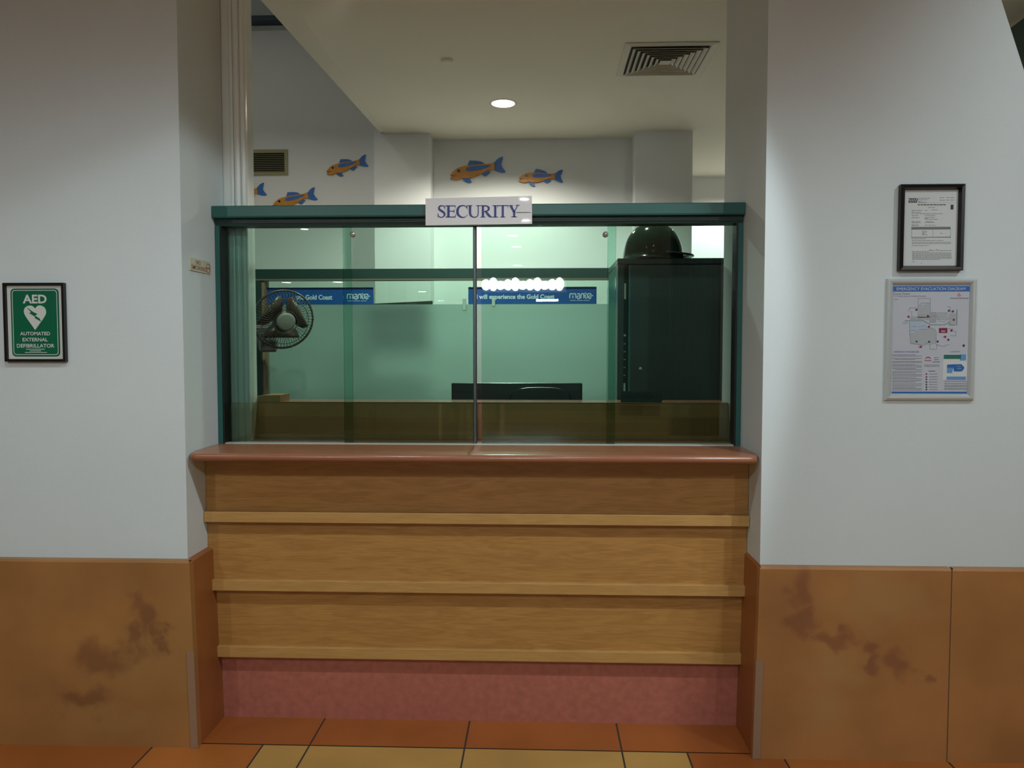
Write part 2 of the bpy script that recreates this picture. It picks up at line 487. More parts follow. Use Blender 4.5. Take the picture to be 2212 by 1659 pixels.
w = MB(); w.box(-1.40, -1.30, 3.62, 7.05, CEIL + .1, 5.3); tag(w.build('wall_upper.001', 'back_paint'), kind='structure')
w = MB(); w.box(1.38, 9, 8.66, 8.78, 0, CEIL); tag(w.build('wall_far', 'back_paint'), kind='structure')
w = MB(); w.box(3.2, 3.3, 4.9, 8.66, 0, CEIL); tag(w.build('wall_side.001', 'back_paint'), kind='structure')
w = MB(); w.box(-9.1, -9, -22, 3.3, 0, CEIL); tag(w.build('wall_lobby_left', 'lobby_wall'), kind='structure')
w = MB(); w.box(9, 9.1, -22, 8.7, 0, CEIL); tag(w.build('wall_lobby_right', 'lobby_wall'), kind='structure')
w = MB(); w.box(-9, 9, -22.1, -22, 0, CEIL); tag(w.build('wall_lobby_rear', 'lobby_dark'), kind='structure')
# dark green wall beyond the right-hand wall's edge
g0 = at(2150, 118, 4.9); kk = (at(2260, 38, 1.0).z - EYE); Y2 = (g0.z - EYE) / kk; g1 = at(2260, 38, Y2)
g2 = g1 + (g1 - g0) * .6; nrm = Vector((-(g2 - g0).y, (g2 - g0).x, 0)).normalized() * .12
if nrm.y < 0: nrm = -nrm
w = MB(); T = []
for q, z in ((g0, 0), (g2, 0), (g2, g0.z), (g0, g0.z)): T.append((q.x, q.y, z))
w.add(T + [(x + nrm.x, y + nrm.y, z) for x, y, z in T], [(0, 1, 2, 3), (7, 6, 5, 4), (3, 2, 6, 7), (0, 3, 7, 4), (1, 5, 6, 2), (0, 4, 5, 1)])
tag(w.build('trim_4', 'dark_green'), kind='structure')

# tall glazed tile skirtings
ds = .745
sp = lambda px, py: (at(px, py, 2.9).x, at(px, py, 2.9).z)
stainmat('dado_left', (.36, .175, .056), (.15, .062, .032), (.34, .19, .062),
         [(*sp(215, 1420), .10, .07), (*sp(190, 1510), .09, .05), (*sp(320, 1335), .05, .09), (*sp(285, 1385), .04, .05), (*sp(350, 1375), .025, .05)],
         [(*sp(330, 1440), .20, .12), (*sp(250, 1560), .22, .06), (*sp(400, 1350), .06, .12)])
stainmat('dado_right', (.39, .185, .062), (.20, .072, .042), (.40, .23, .085),
         [(*sp(1735, 1270), .05, .09), (*sp(1735, 1350), .05, .06), (*sp(1800, 1385), .08, .03), (*sp(1880, 1400), .025, .05), (*sp(1885, 1450), .025, .04), (*sp(1945, 1440), .045, .05), (*sp(2005, 1465), .03, .03)],
         [(*sp(1800, 1445), .10, .07), (*sp(1900, 1300), .14, .08), (*sp(1780, 1530), .08, .08)])
stainmat('dado_plain', (.32, .115, .032), (.2, .08, .03), (.3, .2, .06), [], [])
def dado(name, m, xin_top, xin_bot, xout, back, joint, side):
    root = structure(name, (xin_bot, 2.9, 0))
    mb = MB(); yf = 2.895
    pieces = [(None, joint), (joint, xout)] if joint else [(None, xout)]
    for a, b in pieces:
        at_, ab = (xin_top, xin_bot) if a is None else (a + side * .0022, a + side * .0022)
        bb = b if b == xout else b - side * .0022
        pts = [(at_, ds - .008), (ab, 0), (bb, 0), (bb, ds - .008)]
        mb.prism(pts, yf, WY)
        lip = [(at_, ds - .008), (bb, ds - .008), (bb, ds), (at_ + side * .005, ds)]
        n0 = [(at_, yf, ds - .008), (bb, yf, ds - .008), (bb, yf + .008, ds), (at_ + side * .006, yf + .008, ds), (bb, WY, ds), (at_ + side * .006, WY, ds)]
        mb.add(n0, [(0, 1, 2, 3), (3, 2, 4, 5)] if side > 0 else [(3, 2, 1, 0), (5, 4, 2, 3)])
    if joint: mb.box(min(joint - .0026, joint + .0026), max(joint - .0026, joint + .0026), yf + .002, WY, 0, ds - .006, 1)
    mb.build('facing_tile', [m, 'joint'], root)
    # return on the recess side
    rt = MB(); wx = XL if side < 0 else XR
    v = [(xin_top, WY, ds - .008), (xin_bot, WY, 0), (xin_bot, back, 0), (xin_top, back, ds - .008),
         (wx, WY, ds), (wx, back, ds), (wx, back, 0), (wx, WY, 0)]
    f = [(0, 1, 2, 3), (4, 0, 3, 5), (3, 2, 6, 5), (0, 4, 7, 1)]
    rt.add(v, f if side < 0 else [x[::-1] for x in f])
    rt.build('return_tile', 'dado_plain', root)
    # corner guard strip
    cs = MB(); h = .385
    xa = xin_bot + (xin_top - xin_bot) * h / ds
    if side < 0: cs.prism([(xin_bot + .003, .001), (xa + .003, h), (xa - .026, h), (xin_bot - .026, .001)], yf - .003, yf + .002)
    else: cs.prism([(xin_bot - .003, .001), (xa - .003, h), (xa + .026, h), (xin_bot + .026, .001)], yf - .003, yf + .002)
    o = cs.build('corner_strip', 'corner_strip', root); o['label'] = 'pale brown corner guard strip'
    return root
xit, xib = at(410, 1213, 2.9).x, at(428, 1612, 2.9).x
dado('baseboard_left', 'dado_left', xit, xib, -9, 3.22, None, -1)
xit, xib = at(1641, 1222, 2.9).x, at(1626, 1632, 2.9).x
dado('baseboard_right', 'dado_right', xit, xib, 2.34, 3.22, at(2053, 1300, 2.9).x, 1)
# ------------------------------------------------------------------ service counter
sc = thing('service_counter', 'wood-panelled security counter with terracotta top between two white walls', 'counter', ((XL + XR) / 2, 3.12, 0))
a0, a1 = XL + .002, XR - .002
ct = MB()
# rounded front edge, rounded front corners
def topprof(y0, z0=CB, z1=CT):
    r = (z1 - z0) / 2; c = (z0 + z1) / 2
    return [(y0 + r - r * math.sin(math.pi * k / 8), c + r * math.cos(math.pi * k / 8)) for k in range(9)]
NS = 7; secs = []
yfront = 2.925
xs = []
rc = .035
for k in range(NS): 
    t = k / (NS - 1) * math.pi / 2
    xs.append((a0 + .006 + rc - rc * math.cos(t) , yfront + rc - rc * math.sin(t)))
xs2 = [(a1 - .006 - (x - (a0 + .006)), y) for x, y in xs][::-1]
xs = [(a0, yfront + rc + .03)] + xs + xs2 + [(a1, yfront + rc + .03)]
v = []; fs = []
for x, y in xs:
    v += [(x, 3.45, CT)] + [(x, yy, zz) for yy, zz in topprof(y)] + [(x, 3.45, CB)]
m_ = 11
for i in range(len(xs) - 1):
    for k in range(m_ - 1):
        fs.append((i * m_ + k, i * m_ + k + 1, (i + 1) * m_ + k + 1, (i + 1) * m_ + k))
ct.add(v, fs, 0, True)
ct.add(v, [list(range(m_)), [(len(xs) - 1) * m_ + k for k in range(m_)][::-1]])
ctop = ct.build('countertop', 'top_laminate', sc)
zz = lambda py, Y: at(1106, py, Y).z
LE = [(zz(1110.5, 3.075), zz(1133.5, 3.075)), (zz(1262.5, 3.075), zz(1286, 3.075)), (zz(1413, 3.075), zz(1437, 3.075))]
tops = [CB] + [l[1] for l in LE[:2]]
PF, LF = [3.10, 3.112, 3.130], [3.075, 3.090, 3.112]     # each tier steps back a little
for i in range(3):
    p = MB(); p.box(a0, a1, PF[i], PF[i] + .02, LE[i][0], tops[i]); p.build('panel', 'oak', sc)
for i in range(3):
    p = MB(); p.box(a0, a1, LF[i], 3.16, LE[i][1], LE[i][0]); p.build('ledge', 'oak_light', sc, bevel=.002)
p = MB(); p.box(a0, a1, 3.152, 3.19, 0, LE[2][1]); p.build('plinth', 'pink_laminate', sc)['label'] = 'dusty pink laminate plinth'
# upstand behind the glass
up = thing('counter_upstand', 'low terracotta upstand running behind the service window glass', 'shelf', (0, 3.37, CT))
uz = zz(871, 3.45)
p = MB(); p.box(a0, a1, 3.45, 3.49, CT, uz); p.build('upstand_panel', 'hutch_laminate', up)
p = MB(); p.box(a0, a1, 3.445, 3.62, uz, uz + .004); p.build('shelf_top', 'top_laminate', up)

# ------------------------------------------------------------------ service window
w1 = structure('window_1', (0, 3.27, CT))
hz1 = at(1106, 440, 3.205).z; hz0 = at(1106, 466, 3.205).z; lz = at(1106, 485, 3.245).z
p = MB(); p.extrude_x([(3.207, hz0), (3.205, hz0 + .006), (3.205, hz1 - .004), (3.209, hz1), (3.32, hz1), (3.32, hz0)][::-1], a0, a1)
p.build('header', 'green_paint', w1)
p = MB(); p.extrude_x([(3.240, lz), (3.236, lz + .012), (3.236, hz0), (3.31, hz0), (3.31, lz)][::-1], a0, a1)
p.box(a0, a1, 3.232, 3.24, lz + .018, lz + .023)
p.build('track', 'dark_green', w1)
for s_, nm in ((-1, 0), (1, 1)):
    x = a0 if s_ < 0 else a1
    p = MB(); p.box(min(x, x - s_ * .019), max(x, x - s_ * .019), 3.235, 3.31, CT, lz)
    p.build('jamb', 'green_paint', w1)
    p = MB(); p.box(min(x - s_ * .019, x - s_ * .026), max(x - s_ * .019, x - s_ * .026), 3.24, 3.305, CT, lz)
    p.build('gasket', 'black', w1)
p = MB(); p.box(a0 + .02, a1 - .02, 3.24, 3.30, CT, CT + .0035); p.build('sill_track', 'alu', w1)['label'] = 'thin aluminium sill track'
X = lambda px, Y: at(px, 760, Y).x
ya, yb = 3.256, 3.276
panes = [(X(485, yb), X(762, yb), yb), (X(743, ya), X(1024, ya), ya), (X(1040, ya), X(1329, ya), ya), (X(1311, yb), X(1588, yb), yb)]
for (x0, x1, y) in panes:
    p = MB()
    p.add([(x0, y, 1.113), (x1, y, 1.113), (x1, y, lz), (x0, y, lz)], [(0, 1, 2, 3)])
    gp = p.build('glass_pane', 'pane', w1)
    e = MB()
    if y == ya: e.box(x0 + .0, x0 + .0012, y - .003, y + .003, 1.113, lz) if x0 < -.5 else e.box(x1 - .0012, x1, y - .003, y + .003, 1.113, lz)
    else: e.box(x1 - .0012, x1, y - .003, y + .003, 1.113, lz) if x0 < -.5 else e.box(x0, x0 + .0012, y - .003, y + .003, 1.113, lz)
    e.build('polished_edge', 'pull_clear', gp)
    f = MB(); f.add([(x0 + .001, y + .001, 1.113), (x1 - .001, y + .001, 1.113), (x1 - .001, y + .001, at(1106, 870.5, y).z), (x0 + .001, y + .001, at(1106, 870.5, y).z)], [(0, 1, 2, 3)])
    f.build('darkening_sheet', 'film', gp)  # added sheet, darkens the low part of the pane like a brown reflection
p = MB(); xc0, xc1 = X(1022.5, ya), X(1030, ya)
p.extrude_z([(xc0, ya - .004), (xc0 + .003, ya - .009), (xc1 - .003, ya - .009), (xc1, ya - .004), (xc1, ya + .01), (xc0, ya + .01)], 1.113, lz - .004)
p.build('edge_channel', 'dark_metal', w1)['label'] = 'dark metal channel on meeting edge of panes'
for px in (761, 1308):
    c = at(px, 506, 3.245)
    p = MB(); p.lathe([(0.0, .016), (.004, .016), (.0045, .012), (.009, .012), (.0115, .008), (.012, 0), (.012, -.01)], (c.x, 3.250, c.z), 'y', 24)
    p.build('pane_lock', 'chrome', w1)

# reflection of a CAUTION sign, painted as a flat sheet behind the right-hand pane
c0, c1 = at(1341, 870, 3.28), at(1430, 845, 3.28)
st = thing('caution_reflection', 'painted dark reflection of a CAUTION sign, lettering backward, low on right pane', 'reflection', (c0.x, 3.280, c0.z))
p = MB(); p.box(c0.x, c1.x, 3.2800, 3.2808, c0.z + .001, c1.z); p.build('reflection_sheet', 'reflection', st)
lettering('CAUTION', X(1352, 3.28), X(1409, 3.28), at(1380, 861, 3.28).z, at(1380, 849, 3.28).z, 3.2794, 'reflection_ink', st, mirror=True, bold=.01)

# SECURITY sign
sy = 3.196
sA, sB = at(919.5, 487, sy), at(1149.5, 425, sy)
sg = thing('security_sign', 'white acrylic sign reading SECURITY on the green window header', 'sign', ((sA.x + sB.x) / 2, sy, sA.z))
p = MB(); p.prism([(sA.x, sA.z), (sB.x, sA.z + .004), (sB.x - .001, sB.z + .003), (sA.x, sB.z - .004)], sy - .002, sy + .004)
p.build('sign_plate', 'acrylic_white', sg)
L = MB()
def zs(x, y): q = at(900 + x / 7.9, 410 + y / 7.9, sy - .003); return (q.x, q.z)
k_ = (sy / F) / 7.9
def rib(pts):
    L.ribbon([(*zs(x, y), w * k_) for x, y, w in pts], sy - .0042, sy - .0020)
def bx(x0, x1, y0, y1): L.prism([zs(x0, y1), zs(x1, y1), zs(x1, y0), zs(x0, y0)], sy - .0042, sy - .0020)
def tri(*pts): L.prism([zs(*q) for q in pts], sy - .0042, sy - .0020)
def smooth(pts, n=6):
    out = []
    for i in range(len(pts) - 1):
        p0 = pts[max(i - 1, 0)]; p1 = pts[i]; p2 = pts[i + 1]; p3 = pts[min(i + 2, len(pts) - 1)]
        for k in range(n):
            t = k / n
            out.append(tuple(.5 * (2 * b + (c - a) * t + (2 * a - 5 * b + 4 * c - d) * t * t + (3 * b - a - 3 * c + d) * t ** 3) for a, b, c, d in zip(p0, p1, p2, p3)))
    return out + [pts[-1]]
rib(smooth([(480, 300, 8), (462, 276, 10), (430, 270, 13), (398, 279, 22), (382, 305, 28), (392, 335, 32), (430, 362, 34), (466, 388, 32), (480, 416, 28), (468, 446, 20), (435, 467, 13), (400, 465, 11), (374, 440, 8)]))
tri((484, 262), (488, 262), (486, 345), (478, 300)); tri((362, 400), (368, 400), (378, 445), (364, 474))
bx(525, 562, 272, 464); bx(498, 662, 267, 278); tri((652, 267), (662, 267), (667, 320), (661, 300)); bx(560, 640, 358, 368); tri((634, 340), (644, 335), (644, 396), (634, 378))
bx(498, 662, 457, 469); tri((650, 459), (660, 469), (680, 402))
rib(smooth([(858, 312, 6), (838, 280, 10), (795, 268, 13), (742, 280, 26), (708, 315, 36), (697, 366, 40), (708, 418, 36), (745, 455, 26), (795, 470, 13), (838, 455, 9), (868, 424, 5)]))
tri((856, 262), (864, 262), (866, 328), (852, 300))
rib(smooth([(912, 272, 38), (912, 330, 38), (913, 400, 36), (928, 438, 30), (962, 462, 17), (1000, 466, 13), (1038, 447, 13), (1052, 405, 13), (1053, 330, 13), (1053, 272, 13)]))
bx(870, 950, 264, 273); bx(1016, 1090, 264, 273)
bx(1115, 1150, 270, 460); bx(1092, 1172, 458, 468); bx(1092, 1180, 264, 273)
rib(smooth([(1148, 270, 11), (1190, 273, 15), (1226, 295, 28), (1232, 318, 32), (1224, 342, 28), (1190, 364, 14), (1148, 368, 10)]))
rib(smooth([(1172, 362, 24), (1205, 400, 34), (1245, 446, 34), (1285, 466, 8)]))
bx(1325, 1360, 268, 464); bx(1293, 1390, 264, 273); bx(1293, 1390, 458, 468)
bx(1455, 1488, 268, 464); bx(1385, 1560, 262, 273); tri((1385, 262), (1394, 273), (1380, 312)); tri((1552, 273), (1560, 262), (1566, 310)); bx(1430, 1512, 458, 468)
bx(1648, 1682, 372, 464); rib([(1605, 268, 36), (1665, 378, 34)]); rib([(1724, 268, 13), (1667, 378, 16)])
bx(1573, 1645, 262, 271); bx(1690, 1760, 258, 267); bx(1618, 1710, 455, 465)
L.build('lettering', 'sign_blue', sg)
sc_ = MB(); q0 = zs(1700, 386); q1 = zs(1945, 384); sc_.prism([(q0[0], q0[1] - .001), (q1[0], q1[1] - .0006), (q1[0], q1[1] + .0006), (q0[0], q0[1] + .001)], sy - .0044, sy - .002)
sc_.build('scratch', 'ink_grey', sg)['label'] = 'thin grey scratch across the sign'

# white post on the left, behind the service window
tp = MB()
pa, pb = X(487, 3.35), X(506, 3.35)
tp.box(pa, pb, 3.34, 3.39, CT, CEIL)
def bead(xa, xb, yf, d):
    pts = []; n = 8
    for k in range(n + 1):
        t = math.pi * k / n
        pts.append(((xa + xb) / 2 - (xb - xa) / 2 * math.cos(t), yf + d - d * math.sin(t)))
    return pts + [(xb, 3.44), (xa, 3.44)]
tp.extrude_z(bead(pb, X(513, 3.35), 3.340, .002), CT, CEIL, smooth=True)
tp.extrude_z(bead(X(513, 3.35), X(527, 3.35), 3.335, .014), CT, CEIL, smooth=True)
tp.extrude_z(bead(X(527, 3.35), X(538, 3.35), 3.34, .010), CT, CEIL, smooth=True)
tag(tp.build('trim_5', 'white_gloss'), kind='structure')
w = MB(); w.box(XL - .2, X(487, 3.35), 3.335, 3.42, 0, CEIL); w.build('trim_6', 'matte_black')['kind'] = 'structure'

# ------------------------------------------------------------------ back screen
BSY = 5.70
w2 = structure('window_2', (-.4, BSY, 0))
h1, h0 = at(1106, 579.5, 5.63).z, at(1106, 603, 5.63).z
xp0, xp1 = X(545, 5.63), X(566, 5.63)
p = MB(); p.box(xp0, 1.45, 5.63, 5.76, h0, h1); p.build('header', 'dark_green', w2)
p = MB(); p.box(xp0, 1.45, 5.625, 5.63, h0 - .004, h0 + .006); p.build('header_bead', 'backing_gold', w2)
p = MB(); p.box(xp0, xp1, 5.63, 5.76, 0, h0); p.build('post', 'dark_green', w2)
p = MB(); p.box(xp1, xp1 + .02, 5.64, 5.74, 0, h0); p.build('post_bead', 'corner_strip', w2)
p = MB(); p.box(xp0, 1.45, 5.60, 5.80, 0, .80); p.build('sill_panel', 'hutch_laminate', w2)
bz1, bz0 = at(1106, 620, BSY).z, at(1106, 657, BSY).z
gx = [xp1 + .02, X(808, BSY) , X(1012, BSY), X(1310, BSY), 1.45]
BX = [(X(808, BSY) - (X(1288, BSY) - X(1012, BSY)), X(808, BSY)), (X(1012, BSY), X(1288, BSY))]
for a, b in ((gx[0], gx[1] + .03), (gx[1] + .03, gx[2] - .03), (gx[2] - .03, gx[4])):
    p = MB(); p.add([(a, BSY, bz0), (b, BSY, bz0), (b, BSY, h0), (a, BSY, h0)], [(0, 1, 2, 3)]); p.build('clear_glass', 'pane_back', w2)
    p = MB(); p.add([(a, BSY, .8), (b, BSY, .8), (b, BSY, bz0), (a, BSY, bz0)], [(0, 1, 2, 3)]); p.build('frosted_glass', 'frosted', w2)
for i, (a, b) in enumerate(BX):
    p = MB(); p.box(max(a, gx[0]), b, BSY - .004, BSY - .002, bz0, bz1)
    bn = p.build('banner_film', 'banner_blue', w2); bn['label'] = 'blue advertising film strip across the glass'
    fx = lambda z: a + (z / 6.913 + 1000 - 1012) / 276 * (b - a)
    fz = lambda z: bz1 - ((z / 6.913 + 570) - 620) / 37 * (bz1 - bz0)
    if i == 0: lettering('the Gold Coast', fx(820), fx(1368), fz(530), fz(455), BSY - .005, 'banner_text', bn, bold=.035)
    else: lettering('I will experience the Gold Coast', fx(205), fx(1368), fz(545), fz(455), BSY - .005, 'banner_text', bn, bold=.035)
    lg = MB(); wd = .0075
    def lr(*pts): lg.ribbon([(fx(x), fz(y), wd) for x, y in smooth([(px_, py_) for px_, py_ in pts], 5)], BSY - .0056, BSY - .0042)
    lr((1595, 516), (1595, 475), (1603, 452), (1620, 447), (1636, 455), (1640, 480), (1640, 516))
    lr((1640, 475), (1648, 452), (1663, 447), (1680, 455), (1684, 480), (1684, 516))
    lr((1704, 455), (1722, 447), (1738, 458), (1740, 485), (1740, 518), (1715, 520), (1703, 500), (1715, 484), (1740, 482))
    lr((1760, 516), (1760, 475), (1770, 450), (1788, 447), (1800, 460), (1802, 516))
    lr((1822, 430), (1822, 490), (1830, 515), (1842, 518)); lr((1805, 456), (1822, 454), (1850, 452))
    lr((1855, 516), (1855, 475), (1866, 450), (1880, 447))
    lr((1884, 455), (1900, 447), (1908, 470), (1904, 510), (1885, 520), (1874, 502), (1884, 482), (1940, 478))
    lg.build('logo', 'banner_text', bn)
    sm = MB()
    for k in range(3): sm.box(fx(1600 + k * 100), fx(1600 + k * 100 + 88), BSY - .0056, BSY - .0042, fz(552), fz(545))
    sm.build('small_print', 'banner_text', bn)
for px, y0, y1 in ((1003, 644, 670), (1066, 645, 662)):
    c = at(px, (y0 + y1) / 2, BSY - .02); h = (at(px, y0, BSY).z - at(px, y1, BSY).z) / 2
    p = MB(); p.box(c.x - .013, c.x + .013, BSY - .022, BSY - .0008, c.z - h, c.z + h); p.build('pull', 'pull_pale', w2, bevel=.004)

# ------------------------------------------------------------------ ceiling fittings
# square diffuser
c = [at(1350, 92, 1), at(1550, 90, 1), at(1512, 163, 1), at(1335, 163, 1)]
q = [onceil(1350, 91), onceil(1551, 90), onceil(1513, 163), onceil(1334, 163)]
vx0 = (q[0].x + q[3].x) / 2; vx1 = (q[1].x + q[2].x) / 2; vy0 = (q[0].y + q[1].y) / 2; vy1 = (q[2].y + q[3].y) / 2
vcx, vcy, vh = (vx0 + vx1) / 2, (vy0 + vy1) / 2, ((vx1 - vx0) + (vy1 - vy0)) / 4
cv = thing('ceiling_vent', 'square cream louvred air vent in office ceiling near right pillar', 'vent', (vcx, vcy, CEIL))
def sqring(mb, prof, mi=0):
    v = []
    for h, z in prof: v += [(vcx - h, vcy - h, z), (vcx + h, vcy - h, z), (vcx + h, vcy + h, z), (vcx - h, vcy + h, z)]
    fs = [(i * 4 + k, i * 4 + (k + 1) % 4, (i + 1) * 4 + (k + 1) % 4, (i + 1) * 4 + k) for i in range(len(prof) - 1) for k in range(4)]
    mb.add(v, fs, mi)
p = MB(); sqring(p, [(vh, CEIL), (vh, CEIL - .006), (vh * .86, CEIL - .010), (vh * .84, CEIL - .002)]); p.build('frame', 'vent_cream', cv)
p = MB(); p.box(vcx - vh * .84, vcx + vh * .84, vcy - vh * .84, vcy + vh * .84, CEIL - .003, CEIL - .001); p.build('dark_plenum', 'vent_dark', cv)
for k in range(6):
    r1 = vh * (.80 - k * .118)
    p = MB(); sqring(p, [(r1 - .020, CEIL - .006), (r1, CEIL - .020), (r1 + .003, CEIL - .020), (r1 - .015, CEIL - .006)]); p.build('louvre', 'vent_cream', cv)
p = MB(); p.add([(vcx - .035, vcy - .035, CEIL - .020), (vcx + .035, vcy - .035, CEIL - .020), (vcx + .035, vcy + .035, CEIL - .020), (vcx - .035, vcy + .035, CEIL - .020), (vcx, vcy, CEIL - .008)],
      [(0, 1, 4), (1, 2, 4), (2, 3, 4), (3, 0, 4), (0, 3, 2, 1)]); p.build('centre_cone', 'vent_cream', cv)

def downlight(x, y, r, label, group=None, glow='lamp_glow', name='downlight'):
    t = thing(name, label, 'ceiling light', (x, y, CEIL), group)
    p = MB(); p.lathe([(r * 1.0, -.001), (r * 1.22, -.003), (r * 1.25, 0)], (x, y, CEIL), 'z', 40); p.build('trim_ring', 'lamp_trim', t)
    p = MB(); p.lathe([(0.0001, -.0025), (r * 1.0, -.0025)], (x, y, CEIL), 'z', 40, smooth=False); p.build('lens', glow, t)
    return t
downlight(OL.x, OL.y, .088, 'glowing round downlight in the office ceiling above the SECURITY sign')
q = onceil(966, 130)
sd = thing('ceiling_rose', 'small flat cream disc on office ceiling left of the downlight', 'ceiling disc', (q.x, q.y, CEIL))
p = MB(); p.lathe([(.0001, -.014), (.03, -.014), (.040, -.010), (.042, 0)], (q.x, q.y, CEIL), 'z', 32); p.build('disc', 'ceiling_paint', sd)
# lobby downlights behind the camera that the window glass mirrors
def mirrored(px, py, plane, z):
    """position of a lamp whose mirror image in the plane is seen at the pixel"""
    d = at(px, py, 1.0) - Vector((0, 0, EYE)); t = (z - EYE) / d.z
    return d.x * t, 2 * plane - d.y * t
for px, py, r in ((656, 494, .06), (1108, 509, .09), (1116, 533, .09), (1118, 573, .10), (618, 610, .13), (729, 609, .13), (912, 630, .13)):
    x, y = mirrored(px, py, 3.256, CEIL)
    downlight(x, y, r, 'white lobby downlight opposite the service window, seen mirrored in its glass', 'lobby ceiling downlights', 'lobby_glow')
for px, py in ((1132, 430), (1136, 476)):
    x, y = mirrored(px, py, sy - .002, CEIL)
    downlight(x, y, .06, 'white lobby downlight opposite the service window, seen mirrored in its glass', 'lobby ceiling downlights', 'lobby_glow')
for (x, y) in ((-1.05, 1.45), (.35, 1.45), (1.6, 1.45), (2.6, 1.2), (-2.9, 1.0)):
    downlight(x, y, .05, 'white lobby downlight in the ceiling just before the counter wall', 'lobby lights before the counter', 'lobby_glow')
# lit sign across the lobby, mirrored in the right-hand pane
YS = -11.5
vd = 2 * 3.256 - YS
def refl(px, py):
    q = at(px, py, vd); return q.x, q.z
ls = thing('lit_sign', 'glowing white sign across the lobby, mirrored in the right-hand pane', 'sign', (refl(1128, 628)[0], YS, refl(1128, 628)[1]))
x0_, z0_ = refl(1040, 627); x1_, z1_ = refl(1215, 603)
p = MB(); p.box(x0_ - .1, x1_ + .1, YS - .12, YS - .05, z0_ - .05, z1_ + .05); p.build('backing', 'lobby_dark', ls)
n = 11
for k in range(n):
    xa = x0_ + (x1_ - x0_) * k / n; xb = x0_ + (x1_ - x0_) * (k + 1.22) / n
    p = MB(); hh = .04 * math.sin(k * 2.1)
    p.disc((xa + xb) / 2, (z0_ + z1_) / 2 + hh * .4, (xb - xa) / 2, (z1_ - z0_) / 2 + hh * .8, YS - .05, YS); p.build('light_block', 'sign_glow', ls)
x0_, z0_ = refl(1158, 651); x1_, z1_ = refl(1206, 646)
l2 = thing('light_bar', 'short glowing bar across the lobby, mirrored below the lit sign', 'light', ((x0_ + x1_) / 2, YS, z0_))
p = MB(); p.box(x0_, x1_, YS - .03, YS, z0_, z1_); p.build('tube', 'sign_glow', l2)

DY = -4.0; dd = 2 * 3.276 - DY  # added dark screen behind the camera, darkens the reflection over the cabinet
q0, q1 = at(1447, 590, dd), at(1562, 850, dd)
pts = []; n = 60
for k in range(n + 1):
    x = q0.x + (q1.x - q0.x) * k / n; pts.append((x, DY + .045 * math.sin(k * .9)))
for x, y in pts[::-1]: pts.append((x, y - .015))
p = MB(); p.extrude_z(pts, .01, CEIL - .001, smooth=False)
tag(p.build('dark_screen', 'black'), 'added dark pleated screen out of view, darkening the reflection over the steel cabinet', 'reflection screen')

# ------------------------------------------------------------------ back wall: vent and fish
v0, v1 = at(500, 380, BY), at(622, 323, BY)
vx0, vx1 = v1.x - .62, v1.x
wv = thing('wall_vent', 'cream framed louvred air grille high on the back wall at left', 'vent', ((vx0 + vx1) / 2, BY, v0.z))
p = MB(); p.frame(vx0, vx1, v0.z, v1.z, BY, [(0, 0), (0, .010), (.03, .014), (.034, .004)]); p.build('frame', 'wall_vent_frame', wv)
p = MB(); p.box(vx0 + .03, vx1 - .03, BY - .003, BY - .001, v0.z + .03, v1.z - .03); p.build('dark_back', 'vent_dark', wv)
nl = 11; p = MB()
for k in range(nl):
    z = v0.z + .038 + (v1.z - v0.z - .07) * k / (nl - 1)
    p.add([(vx0 + .033, BY - .012, z - .003), (vx1 - .033, BY - .012, z - .003), (vx1 - .033, BY - .004, z + .004), (vx0 + .033, BY - .004, z + .004)], [(0, 1, 2, 3)])
p.build('louvre_blades', 'wall_vent_frame', wv)

FS = .001 / 7.373 * 1000 / F * BY   # metres per zoom pixel
def fpt(x, y): return ((x - 530) * FS, (340 - y) * FS)
def make_fish():
    r = thing('wooden_fish', '', 'wall ornament')
    body = smooth([(95, 432), (150, 370), (235, 315), (370, 285), (500, 270), (640, 262), (740, 255), (795, 232)], 3) + [(805, 358)] + \
        smooth([(770, 352), (700, 362), (610, 405), (500, 455), (400, 478), (300, 480), (250, 500), (190, 508), (105, 495), (108, 470)], 3) + [(150, 445)]
    mb = MB(); mb.prism([fpt(*q) for q in body], -.018, -.002); mb.build('body', 'fish_yellow', r, local=True, bevel=.003)
    def piece(name, m, pts, y0=-.012, y1=-.003):
        a = MB(); a.prism([fpt(*q) for q in pts], y0, y1); return a.build(name, m, r, local=True)
    piece('dorsal_fin', 'fish_blue', [(372, 284), (405, 205), (500, 208), (590, 222), (636, 250), (625, 262), (500, 269)])
    piece('tail_fin', 'fish_blue', [(800, 232), (850, 180), (900, 155), (935, 148), (925, 200), (902, 270), (935, 330), (972, 375), (960, 395), (900, 392), (850, 378), (806, 358)])
    piece('pectoral_fin', 'fish_blue', [(290, 480), (320, 455), (400, 470), (440, 540), (425, 552), (370, 548), (320, 520)])
    piece('anal_fin', 'fish_blue', [(595, 412), (690, 365), (738, 385), (660, 452), (620, 440)])
    piece('side_fin', 'fish_blue', smooth([(350, 345), (375, 315), (470, 298), (600, 285), (745, 280)], 3) + smooth([(700, 312), (600, 345), (500, 365), (400, 372), (360, 362)], 3), -.021, -.017)
    a = MB(); a.disc(*fpt(236, 368), 21 * FS, 22 * FS, -.023, -.017); a.build('eye', 'fish_eye', r, local=True)
    a = MB(); a.ribbon([(*fpt(112, 438), 12 * FS), (*fpt(160, 438), 10 * FS), (*fpt(205, 420), 5 * FS)], -.0195, -.017); a.build('mouth', 'fish_mouth', r, local=True)
    return r
def copy_tree(o, parent=None):
    c = o.copy(); COL.objects.link(c); c.parent = parent
    for ch in list(o.children): copy_tree(ch, c)
    return c
f0 = make_fish()
